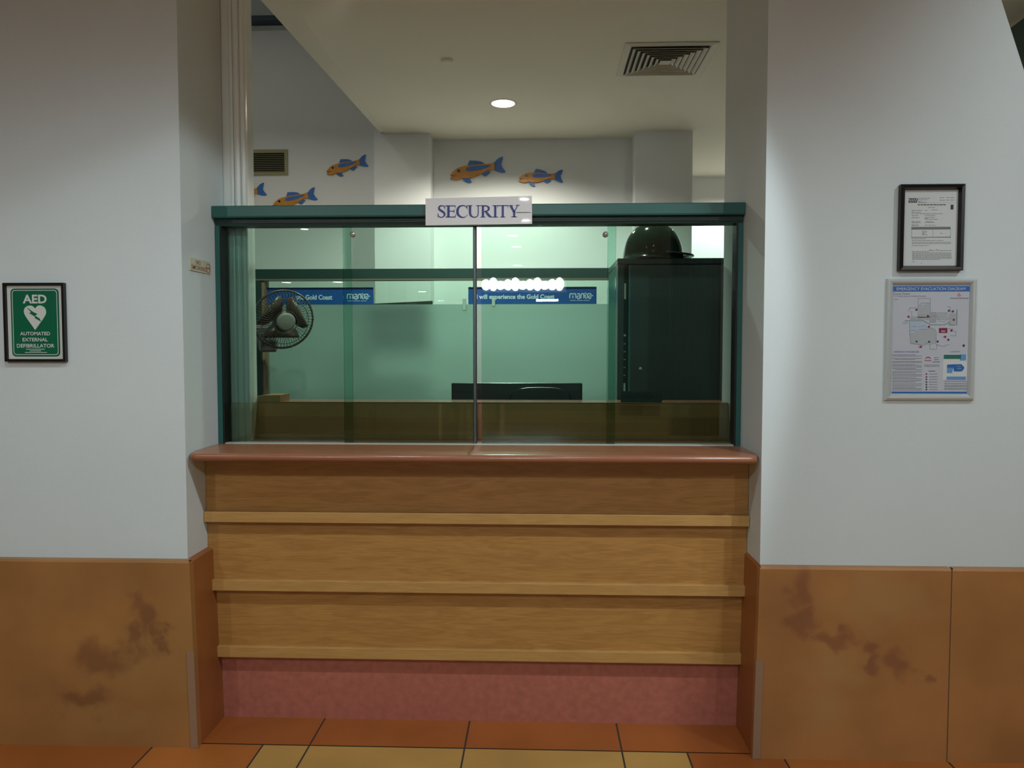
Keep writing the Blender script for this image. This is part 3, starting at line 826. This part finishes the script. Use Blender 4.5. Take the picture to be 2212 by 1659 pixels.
fish = [(1031.5, 366, 0, 1.0, 'largest fish right above the SECURITY sign, orange with blue fins'),
        (1169, 382, 8.5, .79, 'small orange and blue wooden fish, rightmost on the wall'),
        (750, 358, -4, .77, 'orange and blue wooden fish left of the pilaster, above the fish cut off by header'),
        (637, 430, -4, .83, 'orange and blue wooden fish half hidden behind the green header'),
        (528, 420, -4, .82, 'wooden fish at far left, only its blue tail showing beside the white post')]
for i, (px, py, rot, s_, lab) in enumerate(fish):
    o = f0 if i == 0 else copy_tree(f0)
    q = at(px, py, BY); o.location = (q.x, BY, q.z); o.rotation_euler = (0, R(rot), 0); o.scale = (s_, 1, s_)
    o['label'] = lab; o['group'] = 'painted wooden fish on the back wall'

# ------------------------------------------------------------------ wall fan on the screen post
fc = at(612, 690, 5.25)
fan = thing('wall_fan', 'round wall-mounted fan with pale hub and dark blades on screen post', 'fan', fc)
FR = .205
def fpart(mb, name, m, par=None):
    o = mb.build(name, m, par or fan, local=True); return o
fan.rotation_euler = (R(16), R(0), R(33))
mb = MB()
def dome(r, d): return [(r * math.cos(math.pi / 2 * k / 8), d * math.sin(math.pi / 2 * k / 8)) for k in range(9)]
NW = 56
for k in range(NW):
    a = 2 * math.pi * k / NW
    pts = []
    for j in range(6):
        t = j / 5; rr = .075 + (FR - .075) * t; dd = .075 * math.sqrt(max(0, 1 - (t * .96) ** 2.4))
        pts.append((rr * math.cos(a), -dd, rr * math.sin(a)))
    mb.tube(pts, .0016, 4)
    pts = [(p_[0], -p_[1] * .7, p_[2]) for p_ in pts]; mb.tube(pts, .0016, 4)
for rr, dd, th in ((FR, .0, .008), (FR * .78, -.055, .0025), (.078, -.075, .003)):
    mb.tube([(rr * math.cos(2 * math.pi * k / 40), dd, rr * math.sin(2 * math.pi * k / 40)) for k in range(40)], th, 6, closed=True)
fpart(mb, 'grille', 'fan_grille')
mb = MB(); mb.lathe([(.0001, .088), (.05, .087), (.062, .082), (.066, .072), (.066, .06)], (0, 0, 0), 'y', 32); fpart(mb, 'front_cap', 'fan_hub')
for b_ in range(3):
    mb = MB(); A = b_ * 2 * math.pi / 3 + .5; v = []; nn = 8
    for j in range(nn + 1):
        t = j / nn; rr = .03 + .15 * t; half = .56 + .34 * math.sin(math.pi * t * .8)
        for sgn in (-1, 1):
            a = A + sgn * half
            v.append((rr * math.cos(a), sgn * .022 * (1 - .3 * t), rr * math.sin(a)))
    mb.add(v, [(2 * j, 2 * j + 1, 2 * j + 3, 2 * j + 2) for j in range(nn)], 0, True)
    o = fpart(mb, 'blade', 'fan_blade'); sol = o.modifiers.new('s', 'SOLIDIFY'); sol.thickness = .003
mb = MB(); mb.lathe([(.03, -.03), (.06, -.05), (.065, -.12), (.045, -.15), (.0001, -.155)], (0, 0, 0), 'y', 24); fpart(mb, 'motor_housing', 'fan_body')
mb = MB(); mb.tube([(0, .12, -.02), (-.02, .16, -.10), (-.06, .20, -.17), (-.08, .26, -.19)], .028, 10); fpart(mb, 'arm', 'fan_body')
mb = MB(); mb.box(-.12, .0, .10, .17, -.27, -.17); o = fpart(mb, 'control_box', 'fan_body'); b = o.modifiers.new('b', 'BEVEL'); b.width = .02; b.segments = 3
mb = MB(); mb.box(-.13, -.04, .22, .31, -.27, -.12); fpart(mb, 'wall_bracket', 'fan_body')

# ------------------------------------------------------------------ office things
CYF = 3.85
k0, k1 = at(1335, 558, CYF), at(1640, 558, CYF)
kz = k0.z
cb = thing('steel_cabinet', 'tall dark grey steel cabinet behind the right-hand pane', 'cabinet', ((k0.x + k1.x) / 2, CYF, 0))
kd = CYF + .52
p = MB(); p.box(k0.x, k1.x, CYF + .02, kd, 0, kz - .03); p.build('body', ['cabinet_side'], cb)
p = MB(); p.box(k0.x - .002, k1.x, CYF, kd, kz - .03, kz); p.build('top_panel', 'cabinet_dark', cb, bevel=.003)
Xk = lambda px: at(px, 700, CYF).x
p = MB(); p.box(k0.x, Xk(1347), CYF, CYF + .02, 0, kz - .03); p.build('stile', 'cabinet_grey', cb)
p = MB(); p.box(Xk(1347), Xk(1357), CYF + .008, CYF + .02, 0, kz - .03); sl_ = p.build('slotted_strip', 'matte_black', cb)
p = MB()
Zk = lambda py: at(1350, py, CYF).z
for y0, y1 in ((612, 646), (722, 726.5), (742, 743.5), (759, 760.5), (776, 777.5), (793, 794.5), (810, 811.5), (828, 875)):
    p.box(Xk(1348), Xk(1352), CYF + .004, CYF + .008, Zk(y1), Zk(y0))
p.build('slots', 'vent_cream', sl_)
p = MB(); p.box(Xk(1357), Xk(1361), CYF - .008, CYF + .02, 0, kz - .035); p.build('door_edge', 'cabinet_side', cb)
p = MB(); p.box(Xk(1361), k1.x, CYF - .006, CYF + .018, .05, kz - .035); dr = p.build('door', 'cabinet_grey', cb)
c = at(1383, 796, CYF - .006)
p = MB(); p.lathe([(.0001, .012), (.007, .012), (.0095, .008), (.0095, 0)], (c.x, CYF - .006, c.z), 'y', 20); p.build('lock', 'chrome', dr)

# helmet
hc = at(1410, 558, 3.98)
hm = thing('hard_hat', 'glossy black rounded helmet with short brim on top of steel cabinet', 'helmet', (hc.x, 3.98, kz))
hr = .153
prof = [(hr * 1.03, 0), (hr * 1.03, .012)] + [(hr * math.cos(math.pi / 2 * k / 14) ** .9, .012 + .185 * math.sin(math.pi / 2 * k / 14)) for k in range(0, 14)] + [(.0001, .197)]
p = MB(); p.lathe(prof, (hc.x, 3.98, kz), 'z', 48); p.build('shell', 'helmet', hm)
p = MB(); v = []; fs = []; nb = 24
for k in range(nb + 1):
    a = -math.pi * .42 + math.pi * .84 * k / nb; ext = .055 * math.cos(a / .84 * .95) ** .5 if abs(a / .84 * .95) < math.pi / 2 else 0
    for rr, z in ((hr * .97, .036), (hr * 1.0 + ext, .026), (hr * 1.0 + ext, .020), (hr * .97, .026)):
        v.append((hc.x + rr * math.cos(a), 3.98 + rr * math.sin(a), kz + z))
for k in range(nb):
    for j in range(4): fs.append((k * 4 + j, k * 4 + (j + 1) % 4, k * 4 + 4 + (j + 1) % 4, k * 4 + 4 + j))
p.add(v, fs, 0, True); p.build('brim', 'helmet', hm)

# desk and monitor
dk = thing('office_desk', 'office desk just behind the terracotta upstand', 'desk', (-.1, 4.0, 0))
p = MB(); p.box(-1.0, .36, 3.66, 4.35, .71, .74); p.build('desktop', 'hutch_laminate', dk)
for x in (-.97, .30):
    p = MB(); p.box(x, x + .03, 3.68, 4.33, 0, .71); p.build('side_panel', 'hutch_laminate', dk)
MY = 3.90
m0, m1 = at(975, 827, MY), at(1258, 827, MY)
mn = thing('computer_monitor', 'black computer monitor seen from behind, above the upstand at centre', 'monitor', ((m0.x + m1.x) / 2, MY, .74))
mxc = (m0.x + m1.x) / 2
p = MB(); p.box(m0.x, m1.x, MY, MY + .025, m0.z - .40, m0.z); p.build('case', 'monitor_black', mn, bevel=.006)
c0_ = at(1100, 0, MY).x; c1_ = at(1238, 0, MY).x
p = MB(); pts = [((c0_ + c1_) / 2 + (c1_ - c0_) / 2 * math.copysign(abs(math.cos(a)) ** .6, math.cos(a)), m0.z - .115 + .095 * math.copysign(abs(math.sin(a)) ** .6, math.sin(a))) for a in [2 * math.pi * k / 28 for k in range(28)]]
p.prism(pts, MY - .03, MY); p.build('rear_bulge', 'black', mn, bevel=.008)
p = MB(); p.box(mxc - .04, mxc + .04, MY - .035, MY - .005, .75, m0.z - .15); p.build('stand_neck', 'matte_black', mn)
p = MB(); p.box(mxc - .13, mxc + .13, MY - .10, MY + .12, .74, .752); p.build('stand_base', 'matte_black', mn)
# small brown carton at left on the shelf top
b0, b1 = at(549, 871, 3.46), at(607, 853, 3.46)
p = MB(); p.prism([(b0.x, uz + .004), (b1.x, uz + .004), (b1.x, b1.z), (b0.x + .05, b1.z - .001), (b0.x, b1.z - .008)], 3.45, 3.58)
tag(p.build('cardboard_box', 'carton'), 'low brown cardboard box on the shelf at the left end of window', 'box')
# dark board on the pilaster beyond the frosted screen
b0, b1 = at(812, 745, 6.8), at(934, 650, 6.8)
zt2 = at(812, 656, 6.8).z
nb2 = thing('notice_board', 'dark board on the pilaster behind the frosted screen, only its top edge clear', 'board', ((b0.x + b1.x) / 2, 6.8, b0.z))
nbm = MB(); nbm.prism([(b0.x - .02, zt2), (b1.x, b1.z), (b1.x, b0.z), (b0.x - .02, b0.z)], 6.79, 6.829); nbm.build('panel', 'board_brown', nb2)
p = MB(); p.frame(b0.x - .02, b1.x, b0.z, zt2, 6.79, [(0, 0), (0, .008), (.02, .008), (.02, 0)]); p.build('rim', 'matte_black', nb2)

# ------------------------------------------------------------------ signs on the lobby walls
# AED
A0, A1 = at(13, 781, WY - .01), at(139, 611, WY - .01)
ax0, ax1, az0, az1 = A0.x, A1.x, A0.z, A1.z
ad = thing('defibrillator_sign', 'green and white AED sign in a black frame on the left wall', 'sign', ((ax0 + ax1) / 2, WY, az0))
p = MB(); p.frame(ax0, ax1, az0, az1, WY, [(0, 0), (0, .018), (.009, .018), (.011, .006)]); p.build('frame', 'frame_black', ad)
p = MB(); p.box(ax0 + .009, ax1 - .009, WY - .008, WY - .001, az0 + .009, az1 - .009); p.build('sign_sheet', 'aed_white', ad)
def aq(zx, zy): q = at(zx / 4.608, 560 + zy / 4.608, WY - .01); return (q.x, q.z)
def rrect(x0, x1, z0, z1, r, n=6):
    o = []
    for cx, cz, a0_ in ((x1 - r, z1 - r, 0), (x0 + r, z1 - r, 90), (x0 + r, z0 + r, 180), (x1 - r, z0 + r, 270)):
        for k in range(n + 1):
            a = R(a0_ + 90 * k / n); o.append((cx + r * math.cos(a), cz + r * math.sin(a)))
    return o
gx0, gz1 = aq(108, 292); gx1, gz0 = aq(592, 968)
gx0 = aq(110, 600)[0]; gx1 = aq(588, 600)[0]
p = MB(); p.prism(rrect(gx0, gx1, gz0, gz1, .016), WY - .0090, WY - .008); p.build('green_field', 'aed_green', ad)
p = MB(); o1 = rrect(gx0 + .006, gx1 - .006, gz0 + .006, gz1 - .006, .012); o2 = rrect(gx0 + .0085, gx1 - .0085, gz0 + .0085, gz1 - .0085, .010)
n_ = len(o1); vv = [(x, WY - .0095, z) for x, z in o1] + [(x, WY - .0095, z) for x, z in o2]
p.add(vv, [(i, (i + 1) % n_, (i + 1) % n_ + n_, i + n_) for i in range(n_)]); p.build('border_line', 'aed_white', ad)
def abox(txt, x0, x1, y0, y1, bold=.02):
    a = aq(x0, y1); b = aq(x1, y0); lettering(txt, a[0], b[0], a[1], b[1], WY - .0096, 'aed_white', ad, bold=bold)
abox('AED', 226, 462, 352, 440, .03); abox('AUTOMATED', 200, 497, 722, 758); abox('EXTERNAL', 224, 474, 782, 818); abox('DEFIBRILLATOR', 168, 540, 842, 880)
for y, a, b in ((896, 258, 445), (912, 296, 408), (928, 248, 466)):
    p = MB(); u = aq(a, y + 3); w_ = aq(b, y - 3); p.box(u[0], w_[0], WY - .0098, WY - .009, u[1], w_[1]); p.build('small_print', 'aed_white', ad)
hp = smooth([(348, 490), (375, 463), (410, 462), (445, 485), (458, 530), (440, 575), (395, 640), (349, 705)], 4) + smooth([(349, 705), (300, 635), (255, 570), (236, 520), (250, 480), (285, 462), (320, 465), (348, 490)], 4)[1:-1]
p = MB(); p.prism([aq(*q) for q in hp], WY - .0096, WY - .009); p.build('heart', 'aed_white', ad)
p = MB(); p.prism([aq(*q) for q in ((262, 476), (330, 525), (372, 545), (350, 562), (395, 590), (408, 620), (345, 585), (350, 572), (288, 535), (310, 528))], WY - .0102, WY - .0096)
p.build('lightning_bolt', 'aed_green', ad)

# no smoking plate on the left reveal (plane x = XL, facing +X)
def rv(px, py):
    d = at(px, py, 1.0) - Vector((0, 0, EYE)); t = XL / d.x
    q = Vector((0, 0, EYE)) + d * t; return q
n0, n1 = rv(408.5, 555), rv(453, 592)
na, nb_ = n0.y, n1.y
nz1 = n0.z; nz0 = rv(408.5, 583).z
ns = thing('no_smoking_sign', 'small cream NO SMOKING plate on the reveal left of window', 'sign', (XL, (na + nb_) / 2, nz0))
p = MB(); p.box(XL + .0005, XL + .004, na, nb_, nz0, nz1); p.build('plate', 'smoke_plate', ns)
def side_text(txt, u0, u1, v0, v1):
    o = lettering(txt, 0, 1, 0, 1, 0, 'smoke_red', ns, bold=.012)
    base = Vector((XL, (na + nb_) / 2, nz0)); W_ = nb_ - na; H_ = nz1 - nz0
    for v_ in o.data.vertices:
        a, b = v_.co.x + base.x, v_.co.z + base.z
        v_.co = Vector((XL + .0045, na + W_ * (u0 + (u1 - u0) * a), nz0 + H_ * (v0 + (v1 - v0) * b))) - base
side_text('NO', .28, .50, .55, .88); side_text('SMOKING', .05, .76, .12, .47)
p = MB(); W_ = nb_ - na; H_ = nz1 - nz0; cy_, cz_ = na + W_ * .87, nz0 + H_ * .45
p.tube([(XL + .0048, cy_ + W_ * .095 * math.cos(2 * math.pi * k / 24), cz_ + H_ * .36 * math.sin(2 * math.pi * k / 24)) for k in range(24)], .0012, 5, closed=True)
p.box(XL + .004, XL + .0052, cy_ - W_ * .09, cy_ + W_ * .09, cz_ - .002, cz_ + .002); p.build('symbol', 'smoke_red', ns)

# framed certificate
K0, K1 = at(1940, 585, WY - .012), at(2083, 398, WY - .012)
cx0, cx1, cz0, cz1 = K0.x, K1.x, K0.z, K1.z
cf = thing('framed_certificate', 'printed certificate in a black frame on the right wall', 'framed document', ((cx0 + cx1) / 2, WY, cz0))
p = MB(); p.frame(cx0, cx1, cz0, cz1, WY, [(0, 0), (0, .022), (.003, .026), (.013, .024), (.019, .010)]); p.build('frame', 'frame_black', cf)
p = MB(); p.box(cx0 + .013, cx1 - .013, WY - .004, WY - .001, cz0 + .013, cz1 - .013); p.build('backing', 'backing_gold', cf)
def cq(zx, zy): q = at(1890 + zx / 7.54, 380 + zy / 7.54, WY - .008); return (q.x, q.z)
p = MB(); pp = [cq(455, 1482), cq(1350, 1475), cq(1365, 208), cq(475, 208)]; p.prism(pp, WY - .0065, WY - .004); pg = p.build('page', 'paper', cf)
ink = MB(); inkd = MB()
def ln(x0, x1, y, h=7, b=ink, dashes=True):
    x = x0
    while x < x1:
        w_ = min(random.uniform(22, 60), x1 - x) if dashes else x1 - x
        a = cq(x, y + h / 2); c_ = cq(x + w_, y - h / 2); b.box(a[0], c_[0], WY - .0070, WY - .0065, a[1], c_[1]); x += w_ + (9 if dashes else 1)
for a in ((705, 905, 362), (705, 855, 388), (705, 765, 416), (705, 845, 430), (1058, 1135, 352), (1172, 1215, 350), (1235, 1300, 352), (1055, 1155, 394), (1170, 1215, 392), (1235, 1300, 392),
          (870, 980, 513), (600, 775, 560), (815, 850, 558), (930, 1030, 553), (600, 755, 590), (600, 1105, 614), (600, 718, 645), (815, 985, 640), (600, 728, 680), (815, 980, 674), (815, 870, 690), (815, 1030, 706),
          (600, 742, 742), (600, 745, 760), (835, 945, 742), (820, 975, 756), (600, 720, 795), (600, 712, 812), (815, 995, 803), (770, 850, 900), (770, 838, 920), (770, 820, 940), (770, 865, 958), (1065, 1108, 935),
          (605, 1240, 1000), (605, 830, 1022), (605, 1120, 1050), (605, 1240, 1080), (605, 1240, 1100), (605, 880, 1134), (605, 880, 1230), (1090, 1250, 1215), (615, 645, 1398), (750, 770, 1418)): ln(*a)
for k in range(8): ln(608, 1250 if k < 7 else 1070, 1250 + k * 15.5, 6)
ln(700, 1155, 470, 14, inkd)
ln(690, 1300, 436, 2.5, ink, False)
def cbox(x0, x1, y0, y1, b): a = cq(x0, y1); c_ = cq(x1, y0); b.box(a[0], c_[0], WY - .0071, WY - .0065, a[1], c_[1])
cbox(597, 1235, 828, 872, ink); cbox(597, 603, 872, 1008, ink); cbox(1232, 1238, 872, 995, ink); cbox(597, 1238, 990, 998, ink); cbox(945, 950, 872, 990, ink); cbox(1235, 1283, 468, 545, inkd)
ink.build('grey_print', 'ink_grey', pg)
cbox(548, 688, 362, 372, inkd); cbox(548, 688, 420, 434, inkd)
for k in range(5):
    x = 548 + k * 30; inkd.prism([cq(x, 420), cq(x + 16, 420), cq(x + 38, 372), cq(x + 22, 372)], WY - .0071, WY - .0065)
inkd.build('dark_print', 'ink_dark', pg)
sg_ = MB(); sg_.ribbon([(*cq(x, y), .0007) for x, y in smooth([(880, 1225), (905, 1195), (900, 1225), (935, 1205), (950, 1222), (975, 1215), (1020, 1190), (1010, 1222), (1045, 1205), (1060, 1220), (1090, 1212)], 4)], WY - .0072, WY - .0066)
sg_.build('signature', 'ink_dark', pg)

# evacuation diagram in an aluminium snap frame
E0, E1 = at(1911, 865, WY - .01), at(2111, 601, WY - .01)
ex0, ex1, ez0, ez1 = E0.x, E1.x, E0.z, E1.z
ev = thing('evacuation_diagram', 'emergency evacuation diagram in silver snap frame below the certificate', 'framed notice', ((ex0 + ex1) / 2, WY, ez0))
p = MB(); p.frame(ex0, ex1, ez0, ez1, WY, [(0, 0), (.000, .006), (.003, .013), (.009, .017), (.016, .016), (.022, .010), (.025, .004)]); p.build('snap_frame', 'alu', ev)
p = MB(); p.box(ex0 + .02, ex1 - .02, WY - .005, WY - .001, ez0 + .02, ez1 - .02); es = p.build('diagram_sheet', 'paper_lilac', ev)
def eq(zx, zy): q = at(1890 + zx / 5.72, 590 + zy / 5.72, WY - .006); return (q.x, q.z)
EM = {}
def eb(m): return EM.setdefault(m, MB())
def ebox(x0, x1, y0, y1, m, l=0): a = eq(x0, y1); c_ = eq(x1, y0); eb(m).box(a[0], c_[0], WY - .0056 - l * .0002, WY - .0050, a[1], c_[1])
def epoly(pts, m, l=0): eb(m).prism([eq(*q) for q in pts], WY - .0056 - l * .0002, WY - .0050)
def eline(pts, m, w=3, l=1): eb(m).ribbon([(*eq(x, y), w / 5.72 * WY / F) for x, y in pts], WY - .0056 - l * .0002, WY - .0050)
def edot(x, y, r, m, l=3): c_ = eq(x, y); rr = r / 5.72 * WY / F; eb(m).disc(c_[0], c_[1], rr, rr, WY - .0056 - l * .0002, WY - .0050, n=12)
ebox(215, 1188, 160, 228, 'ink_blue'); ebox(208, 1178, 1466, 1486, 'ink_blue')
# plan
epoly([(430, 600), (530, 595), (640, 620), (650, 680), (530, 690), (430, 720)], 'ink_water')
epoly([(430, 740), (530, 720), (640, 690), (700, 670), (755, 700), (765, 860), (680, 885), (640, 880), (540, 880), (440, 865)], 'ink_plan')
epoly([(530, 400), (685, 370), (685, 550), (530, 550)], 'ink_plan'); epoly([(675, 490), (760, 490), (760, 535), (675, 535)], 'ink_light', 1); epoly([(675, 560), (758, 560), (758, 612), (675, 612)], 'ink_light', 1)
epoly([(440, 540), (900, 540), (900, 575), (440, 575)], 'ink_plan'); epoly([(910, 500), (1000, 500), (1000, 640), (910, 640)], 'ink_plan'); epoly([(760, 490), (900, 490), (900, 540), (760, 540)], 'ink_plan')
for pts in ([(535, 312), (685, 312), (685, 480)], [(535, 312), (535, 395), (560, 395), (570, 368), (685, 368)], [(430, 430), (530, 430), (530, 460)], [(430, 430), (420, 470)], [(455, 470), (455, 540), (530, 540), (535, 515), (640, 515)],
            [(430, 568), (590, 568)], [(610, 545), (780, 540)], [(675, 490), (715, 482), (760, 490), (900, 488)], [(790, 545), (790, 590), (860, 600), (900, 565)], [(895, 415), (930, 415), (930, 455)], [(930, 500), (1000, 500)], [(930, 530), (1000, 530)], [(905, 560), (1000, 560)],
            [(430, 720), (490, 705), (520, 725), (550, 695), (640, 695), (680, 680), (740, 690), (760, 740), (750, 880)], [(430, 600), (430, 740), (445, 870), (540, 880), (600, 895), (660, 850)], [(760, 880), (840, 905), (920, 880)], [(680, 885), (680, 940), (765, 940), (765, 885)],
            [(900, 690), (960, 680), (965, 715), (1000, 720), (1000, 775), (930, 770)], [(640, 660), (600, 655), (540, 665)]): eline(pts, 'ink_grey', 2.6)
eline([(370, 588), (600, 588), (690, 638), (860, 638), (920, 605)], 'ink_green', 4, 2); eline([(920, 610), (925, 640), (1012, 640), (1015, 450)], 'ink_green', 5, 2)
for x, y in ((415, 538), (655, 530), (668, 662), (945, 708), (975, 577), (868, 787), (775, 845), (568, 910), (965, 472)): edot(x, y, 13, 'ink_maroon')
for x, y in ((513, 452), (915, 464), (908, 823), (670, 848), (515, 845)): edot(x, y, 12, 'ink_dark')
for x, y in ((645, 570), (850, 787), (545, 910), (945, 472)): edot(x, y, 9, 'ink_pink')
epoly([(792, 678), (895, 678), (895, 738), (792, 738)], 'ink_maroon', 1); ebox(818, 870, 708, 728, 'ink_pink', 2)
epoly([(1098, 875), (1116, 896), (1098, 916), (1080, 896)], 'ink_dark')
edot(1042, 255, 12, 'ink_pink'); epoly([(1010, 262), (1025, 290), (1058, 290), (1075, 262), (1060, 270), (1042, 262), (1025, 270)], 'ink_pink')
def etext(x0, x1, y, h, m='ink_grey', step=(12, 34)):
    x = x0
    while x < x1:
        w_ = min(random.uniform(*step), x1 - x); ebox(x, x + w_, y - h / 2, y + h / 2, m, 1); x += w_ + 5
etext(930, 1160, 310, 9); etext(350, 412, 608, 5, 'ink_light'); etext(350, 412, 622, 5, 'ink_light'); etext(245, 290, 322, 6); etext(460, 520, 658, 5)
ys = [1008, 1024, 1052, 1066, 1090, 1104, 1128, 1142, 1160, 1180, 1192, 1216, 1232, 1252, 1270, 1292, 1306, 1328, 1344, 1368, 1388, 1408, 1424, 1442]
for i, y in enumerate(ys): etext(218 + (30 if i in (3, 10) else 0), 580 if i % 3 else 505, y, 5)
for y in (1135, 1150): etext(612, 800, y, 5)
for y in (1246, 1281, 1312, 1345, 1377, 1408, 1438): etext(672, 775, y, 5); edot(637, y, 9, 'ink_maroon' if y < 1340 else 'ink_dark')
for y in (1338, 1364, 1386, 1400, 1420, 1437): etext(860, 1140, y, 5)
eline([(628, 1056), (640, 1043), (658, 1038), (676, 1043), (688, 1056)], 'ink_red', 10); etext(616, 700, 1080, 8, 'ink_red'); etext(735, 790, 1045, 7); etext(735, 790, 1068, 7); etext(712, 805, 1096, 9)
etext(665, 745, 1210, 8, 'ink_blue')
ebox(838, 1140, 1000, 1320, 'paper', 0); ebox(1050, 1128, 1003, 1080, 'ink_pale_blue', 1); ebox(850, 1065, 1008, 1060, 'ink_green', 2); ebox(885, 1125, 1278, 1318, 'ink_pale_blue', 1)
epoly([(890, 1130), (985, 1125), (985, 1170), (960, 1200), (955, 1235), (890, 1235)], 'ink_pale_blue', 1)
epoly([(893, 1130), (1070, 1125), (1085, 1145), (1104, 1160), (1100, 1185), (1070, 1215), (975, 1215), (975, 1168), (893, 1168)], 'ink_blue', 2)
for m, b_ in EM.items(): b_.build('print_' + m.replace('ink_', ''), m, es)
def elet(txt, x0, x1, y0, y1, m, bold=0):
    a = eq(x0, y1); b = eq(x1, y0); lettering(txt, a[0], b[0], a[1], b[1], WY - .0064, m, es, bold=bold)
elet('EMERGENCY EVACUATION DIAGRAM', 268, 1118, 175, 214, 'paper')
elet('Crown Towers', 232, 438, 242, 264, 'ink_grey'); elet('5-19 Palm Avenue, Surfers Paradise', 236, 630, 275, 292, 'ink_grey')
elet('EMERGENCY PROCEDURES', 238, 545, 963, 980, 'ink_blue'); elet('LOCATION', 932, 1048, 962, 976, 'ink_blue')
elet('Crown', 1015, 1060, 1145, 1160, 'paper'); elet('Towers', 1012, 1068, 1172, 1186, 'paper')
etext(660, 735, 972, 7, 'ink_blue'); etext(638, 765, 998, 9, 'ink_blue')
